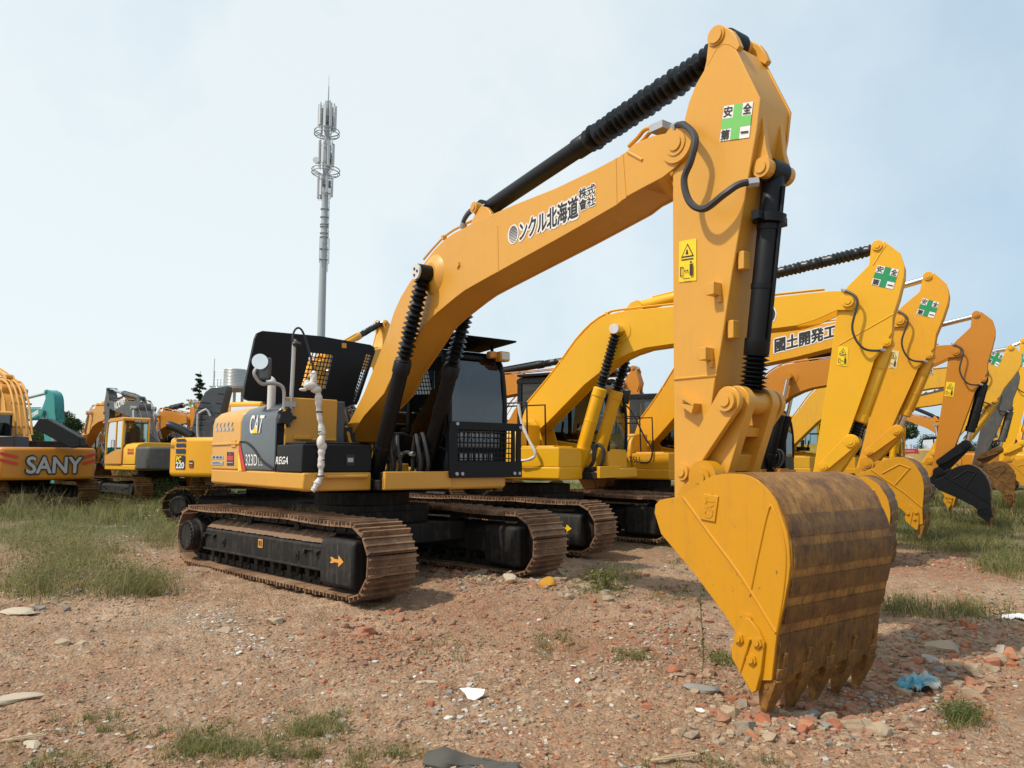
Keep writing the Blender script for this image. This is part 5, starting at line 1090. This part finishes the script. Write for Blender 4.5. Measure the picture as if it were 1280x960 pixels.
MISC=[(765,720,40,18,1.4),(745,740,40,14,1),(900,815,18,8,.6),(1202,888,26,14,1.6),(1205,770,30,8,.5),(790,815,22,8,.4),(690,800,50,16,.5),(830,740,60,22,.6),(560,800,60,20,.3),(860,705,30,10,.5)]
P=tufts(patch(LEFT,900),13,.12); a=blades(P,.31,.0030,1.05); mesh_np('green_grass',*a,GRS,kind='stuff')
P=tufts(patch(LEFT,1000),8,.16); a=blades(P,.40,.0026,1.3); mesh_np('dry_grass',*a,DRY,kind='stuff')
P=tufts(patch(RIGHT,1500),15,.10); a=blades(P,.22,.0032,.9); mesh_np('green_grass',*a,GRS,kind='stuff')
P=tufts(patch(RIGHT,700),9,.12); a=blades(P,.26,.0028,1.); mesh_np('dry_grass',*a,DRY,kind='stuff')
P=tufts(patch(BOT,170),26,.035); a=blades(P,.09,.0017,1.1); mesh_np('short_grass',*a,GRS,kind='stuff')
P=tufts(patch(BOT,90),14,.05); a=blades(P,.10,.0014,1.2); mesh_np('dry_grass',*a,DRY,kind='stuff')
P=tufts(patch(MISC,260),16,.05); a=blades(P,.11,.0022,1.1); mesh_np('short_grass',*a,GRS,kind='stuff')
Pf=rng.uniform([-24,18,0],[24,50,0],(2600,3)); P=tufts(Pf,16,.35); a=blades(P,.42,.012,.8,2); mesh_np('far_grass',*a,GRS,kind='stuff')
P=tufts(patch([(60,622,90,10,3),(165,618,50,10,3),(1265,632,30,8,2)],420),16,.14); a=blades(P,.62,.005,.9); mesh_np('tall_grass',*a,GRS,kind='stuff')
P=tufts(patch([(60,628,90,10,3),(30,640,60,10,3),(165,622,50,10,1.5)],260),8,.16); a=blades(P,.95,.0038,1.3); mesh_np('tall_dry_grass',*a,DRY,kind='stuff')
def weeds(areas,n,per,sp,h,size,mat=None,name='leafy_weeds'):
    Q=patch(areas,n); Q=np.repeat(Q,per,0); Q[:,:2]+=rng.normal(0,sp,(len(Q),2)); Q=Q[clear(Q[:,0],Q[:,1],.02)]; Q[:,2]=gheight(Q[:,0],Q[:,1])+h*rng.uniform(0,1,len(Q))**1.3
    a=rng.normal(0,1,Q.shape); a[:,2]=np.abs(a[:,2])*.6; a/=np.linalg.norm(a,axis=1)[:,None]; b=np.cross(a,rng.normal(0,1,Q.shape)); b/=np.linalg.norm(b,axis=1)[:,None]; s=size*rng.uniform(.5,1.5,len(Q))[:,None]
    V=np.stack([Q-a*s,Q+b*s*.32,Q+a*s,Q-b*s*.32],1).reshape(-1,3); mesh_np(name,V,(np.array([[0,1,2,3]])[None]+(np.arange(len(Q))*4)[:,None,None]).reshape(-1,4),mat or WED,kind='stuff')
weeds(LEFT,110,50,.08,.22,.020); weeds(LEFT,170,34,.09,.38,.018,GRS); weeds(RIGHT,120,44,.10,.18,.020); weeds(BOT,40,50,.03,.05,.009); weeds(MISC,60,50,.05,.09,.012)
weeds([(165,612,50,12,3),(40,622,50,10,1)],60,90,.16,.6,.04)
# ---------------------------------------------------------------- plants that can be told apart
def leaf_cloud(c,r,n,size,sq=(1,1,1)):
    u=rng.normal(0,1,(n,3)); u/=np.linalg.norm(u,axis=1)[:,None]; rr=rng.uniform(.35,1,n)**.6; P=np.array(c)+u*rr[:,None]*r*np.array(sq)
    a=rng.normal(0,1,(n,3)); a/=np.linalg.norm(a,axis=1)[:,None]; b=np.cross(a,rng.normal(0,1,(n,3))); b/=np.linalg.norm(b,axis=1)[:,None]; s=size*rng.uniform(.6,1.3,n)[:,None]
    V=np.stack([P-a*s,P+b*s*.45,P+a*s,P-b*s*.45],1); return V.reshape(-1,3),(np.array([[0,1,2,3]])[None]+(np.arange(n)*4)[:,None,None]).reshape(-1,4)
def merge(L):
    V=[];Fc=[];k=0
    for v,f in L: V.append(v);Fc.append(f+k);k+=len(v)
    return np.concatenate(V),np.concatenate(Fc)
def bush(label,pos,h,r,n=900,size=.03,mat=WED,cat='bush',name='bush',group=None):
    o=empty(name,tuple(pos)); tag(o,label,cat,group); L=[]
    for k in range(9): a=random.uniform(0,6.28); q=random.uniform(.1,.75)*r; zz=random.uniform(.25,.85)*h; L.append(leaf_cloud((q*math.cos(a),q*math.sin(a),zz),r*random.uniform(.25,.5),n//9,size))
    V,Fc=merge(L); f=mesh_np('foliage',V,Fc,mat); f.parent=o
    g=G()
    for k in range(7): a=random.uniform(0,6.28); q=r*random.uniform(.2,.7); g.tube([(0,0,-.03),(q*.4*math.cos(a),q*.4*math.sin(a),h*.4),(q*math.cos(a),q*math.sin(a),h*.85)],lambda t:.012*(1.2-t),n=5,sub=2)
    obj('stem',g,flat('green_stem_%d'%int(pos[0]*10),(.10,.11,.04),.8),o); return o
p=on_ground(800,668); bush('leafy green bush in the shade beside the rust brown crawler track',p,.75,.45,1500,.035)
p=on_ground(758,738); bush('low feathery weed left of the stick foot of the big bucket arm',p,.28,.30,500,.02,GRS,'weed','weed')
p=on_ground(195,628); bush('dense green shrub growing left of the yellow and black rear',p,.9,.8,2200,.035,WED)
p=on_ground(158,622); bush('yellowish green shrub between the grey machine and the orange one',p,.9,.9,2000,.035,GRS)
# thin weed stalk beside the bucket
p=on_ground(878,830); w=empty('weed_stalk',(p[0],p[1],gheight(p[0],p[1])[()])); tag(w,'tall thin single weed stalk standing left of the big bucket','weed')
g=G(); g.tube([(0,0,0),(.01,0,.2),(-.005,0,.45),(.0,0,.62)],.0035,n=5); obj('stem',g,MATS['green_stem_%d'%int(on_ground(800,668)[0]*10)],w)
V,Fc=merge([leaf_cloud((0,0,.1+.06*k),.035,5,.016) for k in range(9)]); f=mesh_np('leaf',V,Fc,WED); f.parent=w
# conifer
BARK=flat('conifer_bark',(.07,.05,.035),.9)
p=at_depth(245,590,50); base=(p[0],50,0); t=empty('conifer_tree',base); tag(t,'dark layered conifer rising behind the orange arm on the left','tree')
Ht=1.47+(576-466)*50/964+.05
g=G(); g.cyl((0,0,0),(0,0,Ht),.16,.01,n=8); L=[]
for k in range(26):
    z=1.0+(Ht-1.1)*(k/26); Lb=max(.10,2.2*(1-z/Ht)**.85+.05)
    for j in range(random.choice((3,5,6))):
        a=random.uniform(0,6.28); ln=Lb*random.uniform(.35,1.25); dz=-ln*random.uniform(-.05,.35)+random.uniform(-.12,.12); e=Vector((ln*math.cos(a),ln*math.sin(a),z+dz)); g.tube([(0,0,z),tuple(Vector((0,0,z)).lerp(e,.6)-Vector((0,0,ln*.06))),tuple(e+Vector((0,0,ln*.04)))],lambda t_:.02*(1.1-t_),n=4,sub=2)
        for m in range(5): q=Vector((0,0,z)).lerp(e,.3+.17*m); L.append(leaf_cloud(tuple(q),.10+.06*ln*(1-m/6),16,.075,(1.2,1.2,.45)))
obj('trunk',g,BARK,t); CON=island_mat('conifer_needles',[(0,(.018,.04,.028)),(.6,(.03,.06,.035)),(1,(.05,.085,.04))],.7,0,3,.15)
V,Fc=merge(L); f=mesh_np('crown',V,Fc,CON); f.parent=t
FOL=island_mat('broadleaf_foliage',[(0,(.035,.06,.022)),(.5,(.06,.095,.03)),(1,(.10,.13,.045))],.7,0,3,.25)
def tree(label,px,D,h,r,seed,group='broad trees beyond the machines'):
    random.seed(seed); x=(px-640)/F*D; o=empty('broadleaf_tree',(x,D,0)); tag(o,label,'tree',group); g=G()
    g.tube([(0,0,0),(.08,0,h*.3),(-.05,.05,h*.6)],lambda t:.16*(1.3-t),n=8); L=[]
    for k in range(16):
        a=random.uniform(0,6.28); q=r*random.uniform(.1,.85); zz=h*random.uniform(.42,.95); q*=math.sqrt(max(.1,1-((zz/h-.6)/.5)**2)); e=(q*math.cos(a),q*math.sin(a),zz)
        g.tube([(0,0,h*.35),(e[0]*.5,e[1]*.5,(h*.35+zz)/2+.1),e],lambda t:.05*(1.1-t),n=5,sub=2); L.append(leaf_cloud(e,r*random.uniform(.3,.5),700,.10,(1,1,.7)))
    obj('trunk',g,BARK,o); V,Fc=merge(L); f=mesh_np('crown',V,Fc,FOL); f.parent=o
tree('rounded green tree showing above the tan machine between the sticks',1112,62,4.8,2.0,3)
for i,(px,D,h,r) in enumerate(((30,70,4.0,2.6),(78,66,5.2,2.2),(52,80,4.4,2.6),(110,72,3.8,2.4),(172,75,4.3,2.6),(215,70,4.6,2.4),(480,80,3.6,2.6),(690,85,4.3,2.6),(745,90,3.7,2.6),(842,85,4.2,2.6),(1090,88,3.6,2.4),(1165,80,3.8,2.6),(1235,85,4.6,2.6),(1275,82,4.4,2.6),(1320,80,4.8,2.8))):
    tree(('bushy tree low on the skyline behind the parked machines'),px,D,h,r,20+i)
# ---------------------------------------------------------------- telecom mast
random.seed(5); DM=70.; xm=(398.5-640)/F*DM; M0=empty('telecom_mast',(xm,DM,0)); tag(M0,'tall pale grey mast with two ring platforms and antenna panels','mast')
def mz(py): return float(at_depth(400,py,DM)[2])
g=G(); ztop=mz(127); g.lathe((0,0,0),(0,0,ztop),[(0,.44),(.5,.33),(1,.24)],24); obj('pole',g,POLE,M0)
g=G(); g.cyl((.05,0,ztop),(.05,0,mz(108)),.07,.05,n=8); g.cyl((.05,0,mz(108)),(.05,0,mz(93)),.03,.015,n=6); obj('lightning_rod',g,POLE,M0)
for py in(168.5,216.5):
    g=G(); z=mz(py); r=1.15 if py<200 else 1.28; n=32
    for dz in(0,.32): g.tube([(r*math.cos(2*math.pi*k/n),r*math.sin(2*math.pi*k/n),z+dz) for k in range(n+1)],.045,n=6,sub=0)
    for k in range(8): a=2*math.pi*k/8; g.tube([(0,0,z-.3),(r*math.cos(a),r*math.sin(a),z)],.04,n=5,sub=0); g.tube([(r*math.cos(a),r*math.sin(a),z),(r*math.cos(a),r*math.sin(a),z+.32)],.03,n=5,sub=0)
    obj('ring_platform',g,POLE,M0)
ANT=flat('antenna_shell',(.55,.58,.6),.5); ANTD=flat('radio_unit_grey',(.18,.22,.27),.5)
for (y0,y1,r,n) in((132,162,.78,9),(180,208,.68,8),(222,246,.66,7)):
    for k in range(n):
        a=2*math.pi*k/n+.4+y0; x_,y_=r*math.cos(a),r*math.sin(a); z0_,z1_=mz(y1)+random.uniform(-.2,.3),mz(y0)+random.uniform(-.3,.2); g=G(); g.box((x_,y_,(z0_+z1_)/2),(.16,.22,z1_-z0_),rot=('Z',a)); g.mat(1).tube([(x_*.85,y_*.85,z0_-.2),(x_*.85,y_*.85,z1_+.3)],.035,n=5,sub=0)
        for zz in(z0_+.3,z1_-.3): g.tube([(x_*.85,y_*.85,zz),(0,0,zz)],.03,n=5,sub=0)
        obj('antenna_panel',g,[ANT,POLE],M0)
    for k in range(3): a=random.uniform(0,6.28); g=G(); g.box((.42*math.cos(a),.42*math.sin(a),(mz(y0)+mz(y1))/2+random.uniform(-.5,.5)),(.3,.35,.6),rot=('Z',a)); obj('radio_unit',g,ANTD,M0)
g=G(); g.cyl((-.75,-.5,mz(204)),(-.75,-.8,mz(204)),.26,.3,n=16); obj('dish',g,ANT,M0)
for py in(262,272,281,284,292,297,312,325): g=G(); g.cyl((0,0,mz(py)),(0,0,mz(py)+.08),.40,n=16); obj('collar',g,POLE,M0)
g=G()
for a in(0,2.1,4.2): x_,y_=.52*math.cos(a),.52*math.sin(a); g.tube([(x_,y_,mz(330)),(x_,y_,mz(298))],.03,n=5,sub=0); g.tube([(x_,y_,mz(312)),(0,0,mz(312))],.03,n=5,sub=0); g.tube([(x_,y_,mz(325)),(0,0,mz(325))],.03,n=5,sub=0)
for k in range(40): zz=mz(330)+(mz(130)-mz(330))*k/40; g.box((.40,0,zz),(.03,.3,.03))
for yy in(-.15,.15): g.tube([(.40,yy,mz(340)),(.36,yy,mz(130))],.02,n=5,sub=0)
obj('ladder',g,POLE,M0)
# ---------------------------------------------------------------- water tower
DW=60.; xw=(292-640)/F*DW; Wt=empty('water_tower',(xw,DW,0)); tag(Wt,'ribbed silver water tank on a pinkish concrete stand left of the hood','water tower')
def wz(py): return float(at_depth(292,py,DW)[2])
def wx(px): return (px-292)/F*DW
g=G(); z0_,z1_=wz(483.5),wz(462); pr=[]; n=12
for k in range(n): pr+=[((k)/n,.84),((k+.25)/n,.86),((k+.75)/n,.86)]
pr+=[(1,.84),(1.0,.60),(1.02,.2)]; g.lathe((0,0,z0_),(0,0,z1_),pr,32); obj('tank',g,flat('tank_steel',(.50,.52,.52),.35,.55),Wt)
g=G(); g.lathe((0,0,wz(490)),(0,0,z0_-.003),[(0,.5),(.5,.95),(.55,1.05),(1,1.05)],28); obj('platform',g,CONC,Wt,auto=30)
for x_ in(-.42,.10,.5): g=G(); g.cyl((x_,(-.3,.3,-.1)[int(x_*2)%3],0),(x_,(-.3,.3,-.1)[int(x_*2)%3],wz(489)),.11,n=12); obj('column',g,CONC,Wt)
g=G(); 
for px in(268,272,276,280): g.tube([(wx(px),-.3,wz(483)),(wx(px),-.3,wz(474 if px>268 else 464))],.025,n=5,sub=0)
for py in(474,478): g.tube([(wx(266),-.3,wz(py)),(wx(281),-.3,wz(py))],.022,n=5,sub=0)
g.tube([(wx(269),-.3,wz(464)),(wx(280),-.3,wz(464))],.02,n=5,sub=0); g.box((wx(273),-.3,wz(484)),(wx(282)-wx(264),.8,.08)); obj('railing',g,STL,Wt)
g=G(); g.tube([(wx(267),-.3,wz(484)),(wx(267),-.3,wz(449))],.03,n=5,sub=0); obj('antenna_rod',g,STL,Wt)
# ---------------------------------------------------------------- single things lying about
def rock(name,label,cat,px,py,s,mat,sc=(1,1,1),rz=0.,group=None,seed=1,ups=.35,sub=3):
    r_=np.random.default_rng(seed); bm=bmesh.new(); bmesh.ops.create_icosphere(bm,subdivisions=sub,radius=1)
    dirs=r_.normal(0,1,(9,3)); dirs/=np.linalg.norm(dirs,axis=1)[:,None]; cut=r_.uniform(.55,.85,9)
    for v in bm.verts:
        p=np.array(v.co)
        for d_,c_ in zip(dirs,cut):
            k=p@d_-c_
            if k>0: p=p-d_*k
        v.co=Vector(p*np.array(sc)*s)*(1+.03*math.sin(v.co.x*17+v.co.y*11))
    me=bpy.data.meshes.new(name); bm.to_mesh(me); bm.free(); me.materials.append(mat); o=bpy.data.objects.new(name,me); COL.objects.link(o)
    p=on_ground(px,py); z=float(gheight(p[0],p[1])); o.location=(p[0],p[1],z+s*sc[2]*ups); o.rotation_euler=(0,0,rz); tag(o,label,cat,group); me.set_sharp_from_angle(angle=R(30)); return o
S1=flat('sand_stone',(.36,.28,.19),.9); S2=flat('grey_stone',(.24,.23,.21),.9); S3=flat('brick_red',(.36,.13,.07),.9); S4=flat('pale_slab',(.44,.37,.27),.9); S5=flat('ochre_stained_stone',(.55,.27,.02),.8); S6=flat('white_tile',(.74,.73,.68),.5)
SG='loose stones on the soil'
rock('stone','orange stained rock at the foot of the far track','rock',683,740,.11,S5,(1,.9,.85),.3,seed=2)
for lab,px,py,s,m,sc,sd in (('tan block of stone in front of the arrow marked track',345,773,.085,S1,(1.2,.9,.6),3),('red brick lump below the right end of the near track',457,790,.075,S3,(1.2,.9,.8),4),('small brown stone left of the tan block',282,786,.06,S1,(1.1,.8,.6),5),
    ('flat pale slab at the left edge level with the weeds',24,768,.16,S4,(1.3,.9,.22),6),('large flat pale slab at the lower left edge',14,876,.14,S4,(1.3,.8,.2),7),('long flat tan slab near the lower left corner',40,925,.11,S4,(1.5,.4,.2),8),
    ('pale concrete lump just left of the lowest bucket tooth corner',876,858,.10,S2,(1.2,.9,.4),9),('orange brick piece beside a wood splinter',843,833,.055,S3,(1.,.9,.7),10),('long grey stone below the bucket teeth',1035,898,.085,S2,(1.5,.6,.4),11),
    ('grey green stone under the second bucket tooth',1012,885,.08,S2,(1.1,.8,.6),12),('tan stone right of the bucket teeth in front of the bag',1098,905,.075,S1,(1.1,.9,.7),13),('brown boulder right of the bucket above the bag',1180,806,.12,S1,(1.3,.9,.6),14),
    ('red lump of brick under the far track front',665,742,.085,S3,(1.1,1.,.7),15),('pale block beside the orange stained rock',636,737,.10,S4,(1.1,.9,.7),16),('small orange brick chip in the middle foreground',808,885,.035,S3,(1.1,.9,.6),17),('pinkish brick in front of the pale gravel',538,880,.035,S3,(.8,.8,1.),18),
    ('flat beige stone left of the black tarpaulin',533,852,.05,S4,(1.6,.5,.3),19),('tan stone at the left of the foreground path',78,805,.06,S1,(1.3,.8,.5),20),('brown stone beside the one on the foreground path',103,806,.05,S1,(1.1,.8,.6),21)):
    rock('stone',lab,'stone',px,py,s,m,sc,random.uniform(0,3),SG,sd)
g=G(); g.prismz([(-.085,.03),(-.02,.05),(.075,.06),(.08,-.01),(.045,-.075),(.0,-.07),(-.04,-.01)],0,.008); o=obj('tile_piece',g,S6,None,bevel=.002); p=on_ground(589,873); o.location=(p[0],p[1],float(gheight(p[0],p[1]))+.02); o.rotation_euler=(R(14),R(4),R(-12)); tag(o,'broken white tile lying alone in the middle foreground','tile')
for px,py,lab in((232,0,''),): pass
for i,(px,py,lab) in enumerate(((875,889,'white shard right of the foreground middle'),(990,902,'white shard under the bucket teeth'),(717,831,'small rounded white shard left of the stalk'),(1152,882,'white shard below the blue bag'),(722,853,'upright sliver of white tile in the soil'))):
    g=G(); g.prismz([(-.03,.01),(.01,.022),(.035,.0),(.01,-.02),(-.02,-.015)],0,.007); o=obj('tile_piece',g,S6,None,bevel=.0015); p=on_ground(px,py); o.location=(p[0],p[1],float(gheight(p[0],p[1]))+.012); o.rotation_euler=(R(20),R(10),R(i*67)); tag(o,lab,'tile','white tile pieces')
# crumpled blue bag
def crumple(name,label,cat,px,py,sx,sy,h,mat,seed,n=34,hole=None):
    r_=np.random.default_rng(seed); a=np.linspace(-1,1,n); X_,Y_=np.meshgrid(a,a,indexing='ij'); rr=np.sqrt(X_**2*.9+Y_**2*.9)
    off=r_.uniform(0,50,6); Z_=np.clip(1-rr**2,0,1)**.6*h*(.45+.9*vnoise(X_*2.2+off[0]+20,Y_*2.2+off[1]+20,seed))+h*.35*np.abs(vnoise(X_*5+30,Y_*5+30,seed+1)-.5)*2+h*.2*np.abs(vnoise(X_*11+30,Y_*11+30,seed+2)-.5)
    ang=np.arctan2(Y_,X_); k=1+.16*np.sin(ang*3+off[2])+.1*np.sin(ang*7+off[3]); px_=X_*k*sx+.02*(vnoise(X_*4+9,Y_*4+9,seed+5)-.5); py_=Y_*k*sy
    p=on_ground(px,py); zz=gheight(px_+p[0],py_+p[1]); V=np.stack([px_,py_,Z_+zz-float(gheight(p[0],p[1]))],-1).reshape(-1,3)
    keep=(rr<1.0); i,j=np.meshgrid(np.arange(n-1),np.arange(n-1),indexing='ij'); m=keep[:-1,:-1]&keep[1:,1:]; q=(i*n+j)[m]; Fc=np.stack([q,q+n,q+n+1,q+1],-1)
    o=mesh_np(name,V,Fc,mat,smooth=True); s=o.modifiers.new('thickness','SOLIDIFY'); s.thickness=.004; o.location=(p[0],p[1],float(gheight(p[0],p[1]))); tag(o,label,cat); return o
m,nt,b=_mat('blue_bag_plastic'); v=coords(nt); c=ramp(nt,noise(nt,v,9,4,.6),[(.40,(.05,.26,.36)),(.48,(.12,.36,.44)),(.54,(.42,.40,.36)),(.75,(.36,.33,.29))]); nt.links.new(c,b.inputs['Base Color']); b.inputs['Roughness'].default_value=.4
crumple('plastic_bag','crumpled blue and grey plastic bag lying on rubble right of the bucket','bag',1149,852,.13,.11,.085,m,4)
m2=flat('dusty_rubber_sheet',(.075,.070,.058),.85); p=on_ground(575,950)
g=G(); 
def tarp():
    n=30; V=[];Fc=[]
    for i in range(n+1):
        t=i/n; 
        for k in range(13):
            a=math.pi*k/12; r=.075*(.55+.75*math.exp(-((t-.22)/.2)**2))*(1+.05*math.sin(t*29+k*.7)+.06*math.sin(t*13)); V.append((-.17+.46*t,-.01-.10*t+r*1.35*math.cos(a)+.012*math.sin(k*1.7+t*8),max(-.03,r*math.sin(a)*(.62+.12*math.sin(t*9+k*.8)))-.012))
    for i in range(n):
        for k in range(12): q=i*13+k; Fc.append((q,q+13,q+14,q+1))
    V.append((-.14,-.02,.01)); e=len(V)-1
    for k in range(12): Fc.append((e,k,k+1))
    return V,Fc
v_,f_=tarp(); g.add(v_,f_,True); o=obj('rubber_sheet',g,m2,None); o.location=(p[0],p[1],float(gheight(p[0],p[1]))); s=o.modifiers.new('thickness','SOLIDIFY'); s.thickness=.004; tag(o,'black rolled rubber sheet cut off by the bottom edge','rubber sheet')
m3=flat('white_sheet_plastic',(.66,.66,.66),.5)
crumple('plastic_sheet','white plastic sheet on the ground beyond the big bucket','sheet',805,664,.35,.20,.12,m3,8,24)
crumple('plastic_bag','pale torn bag on the rubble at the right edge','bag',1272,776,.12,.10,.05,m3,11,24)
WD=flat('dry_wood',(.40,.30,.19),.9)
for i,(px,py,L,a,lab) in enumerate(((847,838,.12,-25,'short wood splinter beside the orange brick piece'),(843,950,.24,4,'thin wooden lath at the bottom middle'),(625,735,.5,58,'broken stick leaning on the rubble by the far track'),(30,926,.22,8,'weathered wood strip in the lower left corner'))):
    g=G(); g.box((0,0,0),(L,.022,.010)); g.box((L*.1,.002,.008),(L*.7,.012,.006)); o=obj('wood_splinter',g,WD,None,bevel=.002); p=on_ground(px,py); o.location=(p[0],p[1],float(gheight(p[0],p[1]))+.02+.02*(i==2)); o.rotation_euler=(0,R(-6 if i!=2 else -14),R(a)); tag(o,lab,'wood piece','wood pieces on the ground')
# dry grass grown up through the top run of the near track
FTk=Frame(-1.9817,10.3527,-44.74); P=np.array([FTk.o+FTk.X*rng.uniform(-.15,.5)+FTk.Y*rng.uniform(-1.0,-.90)+np.array([0,0,.81]) for k in range(120)]); V,Fa=blades(P,.17,.003,1.1); mesh_np('dry_grass',V,Fa,DRY,kind='stuff')
# ================================================================ sky, sun, camera
SUN_AZ=27.; SUN_EL=53.    # direction the light travels towards (world), height of the sun
w=bpy.data.worlds.new('World'); SC.world=w; w.use_nodes=True; nt=w.node_tree; nt.nodes.clear()
o=nd(nt,'ShaderNodeOutputWorld'); bg=nd(nt,'ShaderNodeBackground'); sky=nd(nt,'ShaderNodeTexSky'); sky.sky_type='NISHITA'; sky.sun_disc=False
sky.sun_elevation=R(SUN_EL); to_sun=R(SUN_AZ+180); sky.sun_rotation=(math.pi/2-to_sun)%(2*math.pi)
sky.air_density=1.0; sky.dust_density=2.2; sky.ozone_density=1.2; sky.altitude=0
hz=mixc(nt,.70,(0,0,0),(0,0,0)); mix=nt.nodes[-1]
nt.links.new(sky.outputs[0],mix.inputs[6]); tc=nd(nt,'ShaderNodeTexCoord'); 
cn=noise(nt,tc.outputs['Generated'],1.5,6,.55); dt=nd(nt,'ShaderNodeVectorMath',operation='DOT_PRODUCT'); nt.links.new(tc.outputs['Generated'],dt.inputs[0]); dt.inputs[1].default_value=(-.34,-.05,-.12)
ma=nd(nt,'ShaderNodeMath',operation='ADD'); nt.links.new(cn,ma.inputs[0]); nt.links.new(dt.outputs['Value'],ma.inputs[1])
hc=ramp(nt,ma.outputs[0],[(.22,(6.7,8.9,10.7)),(.40,(9.3,11.0,12.0)),(.56,(12.0,13.0,13.1))]); nt.links.new(hc,mix.inputs[7])
nt.links.new(mix.outputs[2],bg.inputs[0]); bg.inputs[1].default_value=.10; nt.links.new(bg.outputs[0],o.inputs[0])
l=bpy.data.lights.new('sun','SUN'); l.energy=4.2; l.angle=R(2.0); l.color=(1,.92,.80); lo=bpy.data.objects.new('sun',l); COL.objects.link(lo)
dv=Vector((math.cos(R(SUN_AZ))*math.cos(R(SUN_EL)),math.sin(R(SUN_AZ))*math.cos(R(SUN_EL)),-math.sin(R(SUN_EL)))); lo.rotation_euler=dv.to_track_quat('-Z','Y').to_euler()
lo.location=(-20,-10,30)
cam=bpy.data.cameras.new('camera'); co=bpy.data.objects.new('camera',cam); COL.objects.link(co); SC.camera=co
cam.sensor_fit='HORIZONTAL'; cam.sensor_width=36; cam.lens=F/1280*36; cam.clip_start=.05; cam.clip_end=3000
m=Matrix((tuple(RT)+(0,),tuple(UP)+(0,),tuple(-FW)+(H,),(0,0,0,1))); rot=Matrix((RT,UP,-FW)).transposed(); co.matrix_world=Matrix.Translation(Vector((0,0,H)))@rot.to_4x4()
vs=SC.view_settings; vs.view_transform='Standard'; vs.look='None'; vs.exposure=-.12; vs.gamma=1; vs.use_curve_mapping=False
